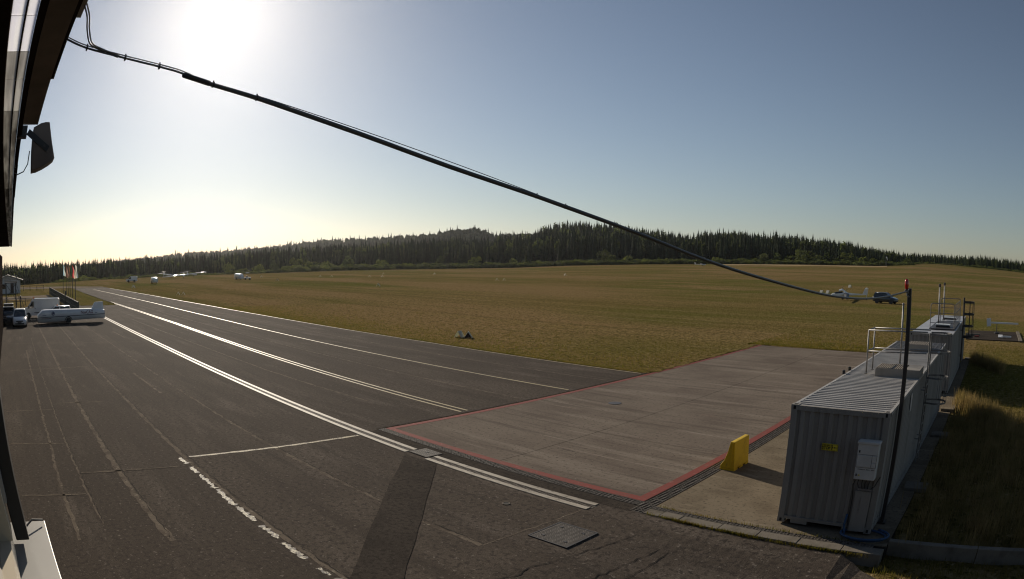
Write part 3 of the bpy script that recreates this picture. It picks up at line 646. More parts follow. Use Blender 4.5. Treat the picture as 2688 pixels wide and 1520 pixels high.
MB().bb(-.06, -.03, -.036, -.03, .45, .82).build('slot', M['galv'], ct)
# emergency stop sign
sg_ = thing('emergency_sign', 'yellow emergency stop sign on the near container end wall', 'sign', (1.06, -.02, 1.94))
MB().bb(-.2, .2, -.006, .006, -.075, .075).build('plate', M['yellowsign'], sg_)
b = MB()
for x0, x1, z0, z1 in ((-.19, .19, .062, .066), (-.19, .19, -.066, -.062), (-.193, -.189, -.066, .066), (.189, .193, -.066, .066)): b.bb(x0, x1, -.009, -.006, z0, z1)
b.build('border', M['black'], sg_)
def text(name, body, size, loc, rot, m, parent, ext=.002, bold=0.0, align='CENTER'):
    c = bpy.data.curves.new(name, 'FONT'); c.body = body; c.size = size; c.extrude = ext; c.align_x = align; c.align_y = 'CENTER'; c.offset = bold
    c.materials.append(m); o = bpy.data.objects.new(name, c); col.objects.link(o); bpy.context.view_layer.update(); me = bpy.data.meshes.new_from_object(o.evaluated_get(bpy.context.evaluated_depsgraph_get())); bpy.data.objects.remove(o)
    o = bpy.data.objects.new(name, me); col.objects.link(o); o.location = loc; o.rotation_euler = rot; o.parent = parent; return o
text('lettering', 'EMERGENCY', .042, (-.075, -.009, .035), (R(90), 0, 0), M['black'], sg_)
text('lettering', 'STOP', .085, (-.085, -.009, -.022), (R(90), 0, 0), M['black'], sg_, bold=.002)
b = MB(); b.lathe([(.001, -.002), (.012, -.002), (.012, .002), (.001, .002)], 10, (.055, -.009, .045), 'y'); b.bb(.045, .066, -.011, -.007, -.05, .03); b.bb(.066, .082, -.011, -.007, .0, .012)
b.build('figure', M['black'], sg_)
b = MB(); b.bb(.115, .175, -.011, -.007, -.006, .006); b.add([(.098, -.009, 0), (.122, -.009, .02), (.122, -.009, -.02)], [(0, 1, 2)]); b.build('arrow', M['black'], sg_)
# blue hose coiled at the base
hz = MB(); P = []
for t in np.linspace(0, 1, 60):
    a = -math.pi*1.05+t*math.pi*3.4; rr = .46+.1*t; P.append((2.32+rr*1.15*math.cos(a), -.02+rr*.62*math.sin(a)-.12, .045+.035*t*2))
hz.tube([(1.78, -.1, .5), (1.76, -.12, .25)]+P, .03, 7); o = hz.build('hose', M['bluehose'], None, True); tag(o, 'blue hose coiled on the concrete at the container foot', 'hose')
# small label plates on side wall
o = MB().bb(2.44, 2.448, 3.2, 3.45, 2.15, 2.6).build('notice_plate', M['whitepaint']); tag(o, 'white notice plate high on the near container side wall', 'notice')
# red-topped pole
pz = thing('beacon_pole', 'dark steel pole with red beacon beside the near container', 'pole', (2.53, .92, 0))
MB().box((0, 0, 2.65), (.1, .1, 5.3)).build('post', M['darksteel'], pz, bevel=.008)
MB().box((0, 0, .02), (.22, .22, .04)).build('base_plate', M['darksteel'], pz)
MB().tube([(0, -.05, 5.12), (-.04, -.16, 5.16), (-.05, -.17, 5.3)], .018, 8).build('bracket', M['galv'], pz)
bc = MB().lathe([(.022, 0), (.036, .016), (.036, .05), (.046, .065), (.051, .11), (.048, .19), (.028, .235), (.001, .245)], 16, (-.05, -.17, 5.26)).build('beacon', M['redlens'], pz, True)
MB().lathe([(.05, 0), (.05, .05), (.03, .07)], 14, (-.05, -.17, 5.22)).build('beacon_base', M['black'], pz)
p2 = thing('roof_pole', 'thin pale pole standing on the ribbed container roof', 'pole', (1.34, 7.12, ZR))
MB().tube([(0, 0, 0), (0, 0, 1.8)], .032, 10).build('tube', M['galv'], p2, True); MB().lathe([(.04, 0), (.045, .05), (.02, .08)], 10, (0, 0, 1.79)).build('cap', M['galv'], p2); MB().box((0, 0, .01), (.16, .16, .02)).build('foot', M['galv'], p2)
for k, (y, lab) in enumerate([(4.45, 'dark latch fitting on the left roof edge, nearer one'), (5.15, 'dark latch fitting on the left roof edge, farther one')]):
    o = MB().lathe([(.05, 0), (.05, .1), (.001, .12)], 10, (-.04, y+.2, 2.76), 'z').build('latch', M['black']); tag(o, lab, 'latch', 'latches on the container roof edge')
# yellow barrier
yb = thing('traffic_barrier', 'yellow plastic barrier standing at the red line before the container', 'barrier', (-2.92, 3.62, 0))
prof = [(-.25, .05), (-.25, .13), (-.14, .28), (-.05, .52), (.02, .85), (.17, .85), (.19, .5), (.22, .05)]
b = MB(); b.loft([[(u*1.0, -.5, v) for u, v in prof], [(u, .5, v) for u, v in prof]]); b.build('body', M['yellowbarrier'], yb, bevel=.02)
for (a, c) in ((-.5, -.25), (-.12, .12), (.28, .5)): MB().bb(-.25, .22, a, c, 0, .052).build('foot', M['yellowbarrier'], yb)
MB().bb(.08, .12, -.52, -.495, .1, .82).build('joint_rib', M['yellowbarrier'], yb); MB().bb(.08, .12, .495, .52, .1, .82).build('joint_rib', M['yellowbarrier'], yb)
# concrete block and step slabs beside the containers
o = MB().bb(2.5, 3.2, 13.8, 16.6, -.05, .12).build('concrete_step', M['concrete2'], None, bevel=.02); tag(o, 'sunlit concrete slab in the gap between the two containers', 'slab')
for k, (y, lab) in enumerate([(3.4, 'shadowed paving slab at the near foot of the container side'), (9.4, 'shadowed paving slab in front of the sunlit gap'), (30.4, 'dark paving slab by the far container end')]):
    o = MB().bb(2.6, 3.35, y, y+.6, -.04, .08).build('paving_slab', M['concrete_old'], None, bevel=.01); tag(o, lab, 'slab')
# slab with white beams far right
b = MB().bb(1.9, 8.0, 43.5, 51.8, -.03, .05).build('hatch_slab', M['asphalt_new']); tag(b, 'dark concrete slab on the grass beyond the containers', 'slab')
bm_ = thing('beam_post', 'white T-shaped beam with square plate on a short post', 'beam', (5.2, 49.4, .05))
MB().tube([(0, 0, 0), (0, 0, .92)], .05, 8).build('post', M['darksteel'], bm_); MB().box((.95, 0, .98), (3.3, .14, .14)).build('beam', M['whitepaint'], bm_); MB().box((-.98, 0, 1.0), (.5, .1, .72), ry=R(-6)).build('plate', M['whitepaint'], bm_); MB().lathe([(.3, 0), (.3, .1), (.12, .16)], 12, (0, 0, 0)).build('base', M['darksteel'], bm_)
bm_ = thing('lying_beam', 'white L-shaped beam lying low on the dark slab', 'beam', (5.7, 45.4, .05)); MB().box((.6, 0, .14), (1.2, .14, .12)).build('beam', M['whitepaint'], bm_); MB().box((-.05, .05, .16), (.5, .6, .06), rx=R(14)).build('plate', M['whitepaint'], bm_)
bm_ = thing('timber', 'pale timber lying at the slab corner by the far container', 'timber', (2.5, 46.3, .05)); MB().box((0, 0, .1), (1.6, .2, .2)).build('bar', M['concrete_old'], bm_); MB().box((.5, -.9, .06), (.5, .25, .12)).build('red_block', M['redpaint'], bm_)
MB().bb(7.7, 8.1, 43.2, 52, .04, .12).build('edge_kerb', M['concrete_old'], bpy.data.objects['hatch_slab'])

# ================================================================ OWN BUILDING (left edge)
def BL(f, l, z): return (CAM[0]-f, CAM[1]+l, CAM[2]+z)
def blb(b, f0, f1, l0, l1, z0, z1): return b.bb(CAM[0]-f1, CAM[0]-f0, CAM[1]+l0, CAM[1]+l1, CAM[2]+z0, CAM[2]+z1)
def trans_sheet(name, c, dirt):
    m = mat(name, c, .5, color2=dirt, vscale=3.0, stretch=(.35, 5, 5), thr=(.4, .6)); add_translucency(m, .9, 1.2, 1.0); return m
bld = thing('control_building', 'dark building with eave and window at the left edge', 'building', (CAM[0], CAM[1]-1.4, 0))
def bpart(b, name, m, bevel=0.0):
    o = b.build(name, m, None, bevel=bevel); o.parent = bld; o.matrix_parent_inverse = Matrix.Translation(-Vector(bld.location)); return o
bpart(blb(MB(), -8, 70, -6.0, -1.25, -5.74, .95), 'wall', M['darkbrown'])
bpart(blb(MB(), -1.6, 2.28, -1.25, -.23, -1.1, .12), 'bay_wall', M['brown'])
bpart(blb(MB(), -8, 36, -3.0, -.18, 1.0, 1.05), 'soffit_board', M['darkbrown'])
bpart(blb(MB(), -8, 36, -.101, -.094, .985, 1.03), 'batten', M['darkbrown'])
for k in range(13):      # uneven outer eave boards
    f0 = -2+k*3.0
    bpart(blb(MB(), f0, min(f0+2.98, 36), -.034, .016+random.uniform(-.004, .006), .99+random.uniform(-.004, .004), 1.03), 'eave_board', M['darkbrown'])
TS = [trans_sheet('sheet_clear', (1.0, 1.0, 1.0), (.92, .92, .98)), trans_sheet('sheet_fading', (.66, .65, .62), (.45, .44, .42)), trans_sheet('sheet_dull', (.44, .43, .4), (.24, .23, .21)), trans_sheet('sheet_faded_dirty', (.26, .25, .23), (.1, .095, .085))]  # darker along the eave: fading glare painted into the colour, plus some dirt
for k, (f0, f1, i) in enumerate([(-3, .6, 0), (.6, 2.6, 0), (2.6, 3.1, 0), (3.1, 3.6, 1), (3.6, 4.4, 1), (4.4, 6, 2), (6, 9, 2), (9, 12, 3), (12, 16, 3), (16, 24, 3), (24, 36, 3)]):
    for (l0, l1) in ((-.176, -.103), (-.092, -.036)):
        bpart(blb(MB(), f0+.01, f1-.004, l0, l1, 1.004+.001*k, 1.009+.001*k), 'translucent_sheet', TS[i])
bpart(blb(MB(), -1.5, 4.72, .010, .15, .978, .988), 'canopy_board', M['soffit'])
bpart(blb(MB(), -1.5, 3.55, .152, .172, .99, 1.03), 'canopy_trim', M['darkbrown'])
bpart(blb(MB(), -1.5, 2.6, .172, .196, .995, 1.035), 'canopy_trim', M['alu'])
# window bay by the camera
bpart(blb(MB(), 2.04, 2.2, -.135, -.078, -.86, .1), 'shutter_rail', M['black'], .004)
bpart(blb(MB(), -1.5, 2.03, -.225, -.2, -.8, .1), 'window_pane', M['glass'])
bpart(blb(MB(), 1.9, 2.03, -.2, -.14, -.8, .1), 'window_frame', M['framebeige'])
bpart(blb(MB(), -1.5, 2.03, -.2, -.15, -.885, -.8), 'window_frame', M['framebeige'])
bpart(blb(MB(), 1.96, 2.02, -.14, -.128, -.7, .1), 'frame_strip', M['alu'])
bpart(blb(MB(), -1.5, 2.315, -.23, .009, -.925, -.9), 'window_sill', M['alu'], .004)
b = MB(); b.tube([BL(2.28, .0, -.885), BL(2.25, -.05, -.87), BL(2.2, -.09, -.88)], .004, 6); bpart(b, 'sill_hook', M['black'])
# loudspeaker
sp = thing('loudspeaker', 'dark box loudspeaker hanging on a bracket below the eave', 'loudspeaker', BL(5.3, .235, .75))
b = MB(); ring = lambda y: [(-.11, y*0, 0)]
prof = [(-.081, -.03), (-.03, -.022), (.03, -.0), (.09, .03), (.136, .061), (.09, .2), (.046, .347), (.01, .348), (-.04, .338), (-.108, .305), (-.1, .15)]
b.prism([(u, v) for u, v in prof], -.11, .11, 'x'); b.build('cabinet', M['soffit'], sp, bevel=.004)
MB().box((.115, -.05, .2), (.012, .26, .05), rx=R(-32)).build('bracket_arm', M['black'], sp); MB().lathe([(.012, -.004), (.012, .006)], 10, (.122, .02, .155), 'x').build('knob', M['darksteel'], sp)
MB().box((.09, -.21, .27), (.1, .08, .09)).build('wall_mount', M['black'], sp)
MB().tube([(.1, -.1, .34), (.1, -.09, .42), (.1, -.06, .5)], .005, 6).build('lead', M['cable'], sp)
MB().tube([(.1, -.12, .12), (.1, -.125, .02), (.1, -.16, -.04), (.1, -.215, -.06), (.1, -.25, -.05)], .005, 6).build('lead', M['cable'], sp)
# overhead cable
cp = [(1.9, -13.33, 6.74), (1.9, -13.21, 6.70), (1.91, -12.99, 6.655), (1.92, -12.8, 6.62), (1.925, -12.69, 6.598), (1.93, -12.61, 6.572), (1.93, -12.5, 6.548), (1.94, -12.26, 6.5), (1.95, -11.99, 6.44), (1.97, -11.68, 6.37), (1.99, -11.09, 6.245), (2.02, -10.42, 6.125), (2.03, -10.16, 6.078), (2.07, -9.37, 5.935), (2.11, -8.42, 5.76), (2.16, -7.25, 5.595), (2.24, -5.46, 5.39), (2.30, -4.04, 5.28), (2.37, -2.6, 5.222), (2.44, -1.03, 5.215), (2.52, .82, 5.25)]
def smooth(P, n=4):
    P = [Vector(q) for q in P]; out = []
    for i in range(len(P)-1):
        p0, p1, p2, p3 = P[max(i-1, 0)], P[i], P[i+1], P[min(i+2, len(P)-1)]
        for k in range(n):
            t = k/n; out.append(.5*((2*p1)+(-p0+p2)*t+(2*p0-5*p1+4*p2-p3)*t*t+(-p0+3*p1-3*p2+p3)*t**3))
    return out+[P[-1]]
ca = thing('overhead_cable', 'thick dark cable strung from the building eave to the beacon pole', 'cable', (1.9, -13.33, 6.74))
def cpart(b, name, m):
    o = b.build(name, m, None, True); o.parent = ca; o.matrix_parent_inverse = Matrix.Translation(-Vector(ca.location)); return o
sm_ = smooth(cp[5:]); cpart(MB().tube(sm_, [.0100+.0065*(k/(len(sm_)-1))**.6 for k in range(len(sm_))], 8), 'sheath', M['cable'])
cpart(MB().tube(smooth(cp[:6]), .0052, 7), 'lead_in', M['cable'])
cpart(MB().tube(smooth([(q[0]+.006, q[1], q[2]+.009) for q in cp[:6]]), .003, 6), 'lead_in', M['galv'])
cpart(MB().tube(smooth([(1.915, -12.66, 6.588), (1.927, -12.64, 6.58), (1.93, -12.52, 6.553)]), .013, 8), 'sleeve', M['black'])
cpart(MB().tube([(1.94, -12.26, 6.512), (1.96, -11.77, 6.412), (1.99, -11.17, 6.288), (2.02, -10.42, 6.138)], .0022, 6), 'messenger_wire', M['darksteel'])
loop = [BL(2.45, .198, 1.0), BL(2.55, .235, .985), BL(2.68, .262, .975), BL(2.8, .305, .952), BL(2.885, .375, .953), (1.91, -13.02, 6.662)]
cpart(MB().tube(smooth(loop), .0042, 6), 'loop', M['galv'])
cpart(MB().tube(smooth([(q[0]+.0, q[1]-.011, q[2]-.004) for q in loop]), .0042, 6), 'loop', M['cable'])
for i in (1, 2, 3, 6, 7, 11, 12, 13, 14, 15, 16):
    q = Vector(cp[i]); cpart(MB().box(q, (.023, .008, .023)).box(q+Vector((0, 0, .014)), (.005, .006, .014)), 'cable_tie', M['black'])
cpart(MB().tube([(2.52, .87, 5.28), (2.52, .75, 5.2)], .012, 6), 'end_hook', M['galv'])

# ================================================================ VEHICLES
def wheel(parent, x, y, z, r, wd, side):
    """axle along y; outer face on side"""
    ty = MB().lathe([(r*.62, -wd/2), (r*.92, -wd/2), (r, -wd*.32), (r, wd*.32), (r*.92, wd/2), (r*.62, wd/2)], 22, (x, y, z), 'y').build('tyre', M['rubber'], None, True)
    root = MB().lathe([(.001, -wd*.3), (r*.61, -wd*.3), (r*.61, wd*.3), (.001, wd*.3)], 18, (x, y, z), 'y').build('wheel', M['rim'], parent)
    ty.parent = root; MB().lathe([(r*.16, -wd*.42), (r*.16, wd*.42)], 10, (x, y, z), 'y').build('hub', M['plastic'], root)
    return root
def ringbox(x, hw, z0, z1, k=.12, kt=.1):
    """rounded cross-section in y-z at station x"""
    h = z1-z0
    return [(x, -hw*.86, z0), (x, -hw, z0+h*k), (x, -hw, z1-h*.35), (x, -hw*.95, z1-h*kt), (x, -hw*.8, z1), (x, hw*.8, z1), (x, hw*.95, z1-h*kt), (x, hw, z1-h*.35), (x, hw, z0+h*k), (x, hw*.86, z0)]
def car(name, label, cat, loc, rz, L, Wd, H, paint, suv=False, group=None):
    """x forward"""
    t = thing(name, label, cat, loc, rz, group); hw = Wd/2; r = .33 if not suv else .37; belt = H*.62; gb = .2 if not suv else .27
    st = [(-L/2, .86, gb+.15, belt*.93), (-L/2+.08, .95, gb+.02, belt*.99), (-L/2+.6, 1, gb, belt*1.01), (0, 1, gb, belt), (L*.22, 1, gb, belt*.98), (L*.30, .99, gb, belt*.95), (L/2-.45, .97, gb, belt*.83), (L/2-.12, .9, gb+.02, belt*.72), (L/2, .78, gb+.12, belt*.6)]
    MB().loft([ringbox(x, hw*k, a, c) for x, k, a, c in st]).build('body', paint, t, True, bevel=0)
    gx0, gx1, gx2, gx3 = (-L/2+.12, -L/2+.42, L*.04, L*.26)
    def gring(x, k, z0, z1, hb, ht): return [(x, -hb, z0), (x, -ht, z1), (x, ht, z1), (x, hb, z0)]
    zr = H-.045
    MB().loft([gring(gx0, 1, belt*.97, belt*.98, hw*.9, hw*.88), gring(gx1, 1, belt*.97, zr, hw*.92, hw*.76), gring(gx2, 1, belt*.95, zr, hw*.93, hw*.76), gring(gx3, 1, belt*.92, belt*.95, hw*.9, hw*.88)]).build('window_glass', M['glass'], t)
    MB().loft([[(gx1-.06, -hw*.74, zr-.02), (gx1-.06, -hw*.6, zr+.03), (gx1-.06, hw*.6, zr+.03), (gx1-.06, hw*.74, zr-.02)], [(0-.3, -hw*.78, zr-.01), (-.3, -hw*.62, H), (-.3, hw*.62, H), (-.3, hw*.78, zr-.01)], [(gx2+.04, -hw*.76, zr-.03), (gx2+.04, -hw*.6, zr+.02), (gx2+.04, hw*.6, zr+.02), (gx2+.04, hw*.76, zr-.03)]]).build('roof', paint, t, True)
    for s in (-1, 1):
        for (a, z0_, z1_, y0_, y1_) in (((gx3-.02, gx2), belt*.95, zr, .9, .77), ((gx0+.04, gx1), belt*.98, zr, .9, .77), ((-L*.1, -L*.1-.04), belt*.98, zr, .935, .775)):
            MB().tube([(a[0], s*hw*y0_, z0_), (a[1], s*hw*y1_, z1_)], .035, 5).build('pillar', paint, t)
        wheel(t, L*.31, s*(hw-.1), r, r, .2, s); wheel(t, -L*.30, s*(hw-.1), r, r, .2, s)
        for wx in (L*.31, -L*.30):
            MB().lathe([(r*1.16, -.03), (r*1.16, .03)], 18, (wx, s*(hw-.02), r*1.02), 'y').build('wheel_arch', M['plastic'], t)
        MB().loft([ringbox(L/2-.3, .12, belt*.6, belt*.74), ringbox(L/2-.1, .1, belt*.58, belt*.69)]).build('headlight', M['lamp'], t, loc=(0, s*hw*.7, 0))
        MB().box((-L/2+.05, s*hw*.8, belt*.82), (.1, .14, .22)).build('taillight', M['taillamp'], t)
        MB().box((L*.21, s*(hw+.08), belt*1.02), (.1, .16, .12)).build('mirror', paint, t, bevel=.03)
        MB().box((-.1, s*(hw+.004), belt*.86), (.16, .02, .03)).build('door_handle', M['plastic'], t)
    MB().box((L/2-.03, 0, belt*.6), (.08, Wd*.5, .1)).build('grille', M['plastic'], t); MB().box((L/2-.05, 0, .36), (.12, Wd*.62, .12)).build('air_intake', M['plastic'], t)
    MB().box((L/2+.0, 0, .46), (.05, .5, .11)).build('number_plate', M['plastic'], t)
    return t
HEAD = lambda dx, dy: math.atan2(dy, dx)
car('parked_car', 'white car facing the camera at the far left of the apron', 'car', (-61.6, -12.55, 0), HEAD(1, -.05), 4.3, 1.78, 1.58, M['whitepaint'])
dk = car('parked_car', 'dark car with roof box and pale roof strip, left of the white car', 'car', (-64.2, -14.0, 0), HEAD(1, 0), 4.5, 1.8, 1.72, M['darkpaint'], True)
MB().box((-1.2, 0, 1.86), (1.6, 1.35, .22)).build('roof_box', M['black'], dk, bevel=.07)
MB().bb(.2, .55, -.62, .62, 1.68, 1.735).build('roof_strip', M['whitepaint'], dk)
bh = car('parked_car', 'white car with a beacon on its roof, half hidden behind the trailer', 'car', (-66.2, -7.6, 0), HEAD(0, -1), 4.3, 1.75, 1.5, M['whitepaint'])
MB().lathe([(.09, 0), (.09, .05), (.07, .14), (.02, .17)], 12, (-.2, 0, 1.5)).build('beacon', M['orange'], bh)
car('parked_car', 'dark hatchback standing on the grass at right, beside the glider', 'car', (-16.3, 92.4, .0), HEAD(1, -.2), 4.6, 1.85, 1.72, M['greypaint'], True)
# delivery van, nose to the left
def van(name, label, loc, rz, Lv=5.2, H=2.15, paint='whitepaint', group=None):
    t = thing(name, label, 'van', loc, rz, group); hw = .98
    side = [(-Lv/2, .35), (-Lv/2, H-.12), (-Lv/2+.12, H), (Lv/2-1.75, H), (Lv/2-1.5, H-.06), (Lv/2-.75, H*.58), (Lv/2-.12, H*.47), (Lv/2, H*.36), (Lv/2, .35)]
    b = MB(); b.loft([[(x, -hw+.1, z) for x, z in side], [(x, -hw, z-(.05 if z > 1.2 else 0)) for x, z in side], [(x, hw, z-(.05 if z > 1.2 else 0)) for x, z in side], [(x, hw-.1, z) for x, z in side]]); b.build('body', M[paint], t, bevel=.03)
    for s in (-1, 1):
        b = MB(); b.prism([(Lv/2-1.72, H*.55), (Lv/2-1.72, H*.86), (Lv/2-1.42, H*.86), (Lv/2-.95, H*.55)], s*(hw+.002), s*(hw+.012), 'y'); b.build('side_window', M['glass'], t)
        wheel(t, Lv/2-.85, s*(hw-.1), .34, .34, .2, s); wheel(t, -Lv/2+1.0, s*(hw-.1), .34, .34, .2, s)
        MB().box((Lv/2-.95, s*(hw+.12), H*.58), (.12, .2, .28)).build('mirror', M['plastic'], t, bevel=.03)
        MB().box((Lv/2-.06, s*.68, H*.38), (.14, .32, .18)).build('headlight', M['lamp'], t, bevel=.03)
        MB().box((-Lv/2-.005, s*(hw-.1), 1.0), (.03, .12, .5)).build('taillight', M['taillamp'], t)
        MB().box((Lv/2-1.85, s*(hw+.012), H*.5), (.14, .02, .05)).build('door_handle', M['plastic'], t); MB().box((-.4, s*(hw+.006), H*.3), (2.6, .02, .07)).build('side_moulding', M['plastic'], t)
    n_ = Vector((.62, 0, .62)).normalized(); q = [Vector((Lv/2-1.46, 0, H-.1)), Vector((Lv/2-.8, 0, H*.6))]
    b = MB(); o_ = n_*.008; b.add([q[0]+o_+Vector((0, -.82, 0)), q[0]+o_+Vector((0, .82, 0)), q[1]+o_+Vector((0, .88, 0)), q[1]+o_+Vector((0, -.88, 0))], [(0, 1, 2, 3)]); b.build('windscreen', M['glass'], t)
    MB().box((Lv/2-.03, 0, .45), (.12, 1.7, .2)).build('bumper', M['plastic'], t, bevel=.03)
    return t
vn = van('delivery_van', 'white delivery van parked behind the long trailer, nose to the left', (-70.4, -9.35, 0), HEAD(-.12, -1))
for yy in (-.45, .35): MB().lathe([(.06, 0), (.06, .03), (.045, .16), (.02, .2)], 10, (1.0, yy, 2.1)).build('beacon', M['orange'], vn)
van('delivery_van', 'white van standing alone on the far grass at left', (-192.0, 30.4, 0), HEAD(-.3, -1), 3.9, 1.75)
# glider trailers
def trailer(name, label, loc, rz, L=8.3, H=1.36, fin=True, wheels=(.45,), lettering=False):
    """x forward = towards the hitch"""
    t = thing(name, label, 'trailer', loc, rz); hw = .72; x0, x1 = -L/2, L/2
    top = [(x0, 1.22), (x0+1.5, H), (x1-2.4, H+.03), (x1-.8, H+.02), (x1-.62, H), (x1, .88)]
    def ring(x, zt, zb): return [(x, -hw, zb), (x, -hw, zt-.22 if zt > .9 else zt-.08), (x, -hw+.07, zt-.06), (x, -hw+.25, zt), (x, hw-.25, zt), (x, hw-.07, zt-.06), (x, hw, zt-.22 if zt > .9 else zt-.08), (x, hw, zb)]
    bot = lerp_tab([(x0, .42), (x0+3.4, .38), (x0+4.2, .28), (x1, .2)])
    MB().loft([ring(x, z, float(bot(x))) for x, z in top]).build('body', M['whitepaint'], t, True)
    for s in (-1, 1):
        b = MB(); b.add([(x0, s*(hw+.004), .80), (x1-.02, s*(hw+.004), .64), (x1-.02, s*(hw+.004), .70), (x0, s*(hw+.004), .87)], [(0, 1, 2, 3)]); b.build('side_stripe', M['stripedark'], t)
        for wx in wheels:
            wheel(t, wx, s*(hw-.03), .30, .30, .18, s)
            P = [(wx+.46*math.cos(a), .3+.42*math.sin(a)) for a in np.linspace(.1, math.pi-.1, 9)]; Q = [(wx+.39*math.cos(a), .3+.35*math.sin(a)) for a in np.linspace(math.pi-.1, .1, 9)]
            MB().prism(P+Q, s*(hw-.14), s*(hw+.1), 'y').build('mudguard', M['plastic'], t)
        MB().box((x0+.0, s*(hw-.12), 1.06), (.06, .12, .22)).build('taillight', M['taillamp'], t)
    if fin: 
        MB().loft([[(x0+.02, -.1, 1.2), (x0+1.55, -.1, 1.3), (x0+1.55, .1, 1.3), (x0+.02, .1, 1.2)], [(x0+.1, -.07, 2.0), (x0+1.1, -.07, 1.97), (x0+1.1, .07, 1.97), (x0+.1, .07, 2.0)]]).build('fin_cover', M['whitepaint'], t, bevel=.02)
        MB().box((x0-.01, .1, 1.18), (.05, .2, .1)).build('rear_lamp', M['lamp'], t)
    MB().tube([(x1-.1, -.3, .4), (x1+.9, 0, .42)], .035, 6).build('drawbar', M['steel'], t); MB().tube([(x1-.1, .3, .4), (x1+.9, 0, .42)], .035, 6).build('drawbar', M['steel'], t)
    MB().tube([(x1+.6, 0, .5), (x1+.6, 0, .06)], .03, 6).build('jockey_leg', M['steel'], t); MB().box((x1+.95, 0, .43), (.18, .09, .1)).build('hitch', M['darksteel'], t)
    if lettering:
        rot = (R(90), 0, R(180)) if lettering == 'left' else (R(90), 0, 0)
        s = 1 if lettering == 'left' else -1
        text('lettering', 'NavCAG', .40, (x0+2.15, s*(hw+.006), 1.05), rot, M['markred'], t, .002, .008)
        MB().box((x0+1.05, s*(hw+.003), .98), (.3, .01, .04)).build('marking', M['navy'], t)
        b = MB()
        for k in range(3): b.box((x1-1.85-.1*k, s*(hw+.004), .98+.05*k), (.2, .01, .06), ry=R(35-30*k))
        b.lathe([(.2, -.003), (.2, .003), (.165, .003), (.165, -.003)], 20, (x1-1.95, s*(hw+.003), 1.03), 'y'); b.build('emblem', M['navy'], t)
        MB().box((x1-.85, s*(hw+.004), .86), (.5, .01, .05)).build('marking', M['navy'], t); MB().box((x1-1.1, s*(hw+.004), .56), (1.2, .01, .05)).build('marking', M['markred'], t)
    return t
trailer('glider_trailer', 'long white glider trailer with lettering and tail fin cover', (-62.25, -6.15, 0), HEAD(-.02, -1), 8.25, lettering='left', wheels=(.28,))
trailer('glider_trailer', 'white trailer on the far grass beside the large white glider wings', (-172.6, 33.3, 0), HEAD(-.98, .12), 6.5, 1.7, False)
trailer('glider_trailer', 'white trailer on far grass with a small buggy at its right end', (-185.5, 66.0, 0), HEAD(-.97, .12), 7.0, 1.9, False)
bg_ = thing('buggy', 'small buggy hitched at the right of the far white trailer', 'buggy', (-183.6, 68.2, 0), HEAD(.4, 1))
MB().box((0, 0, .62), (2.0, 1.2, .4)).build('body', M['whitepaint'], bg_, bevel=.06); MB().box((0, 0, 2.1), (1.2, 1.2, .14)).build('canopy', M['whitegel'], bg_, bevel=.05)
for sx in (-.5, .5):
    for sy in (-.5, .5): MB().tube([(sx, sy, .8), (sx, sy, 2.05)], .03, 6).build('roof_post', M['darksteel'], bg_); wheel(bg_, sx*1.4, sy*1.1, .3, .3, .2, 1)
MB().box((-.2, 0, 1.0), (.5, 1.0, .4)).build('seat', M['black'], bg_, bevel=.04)
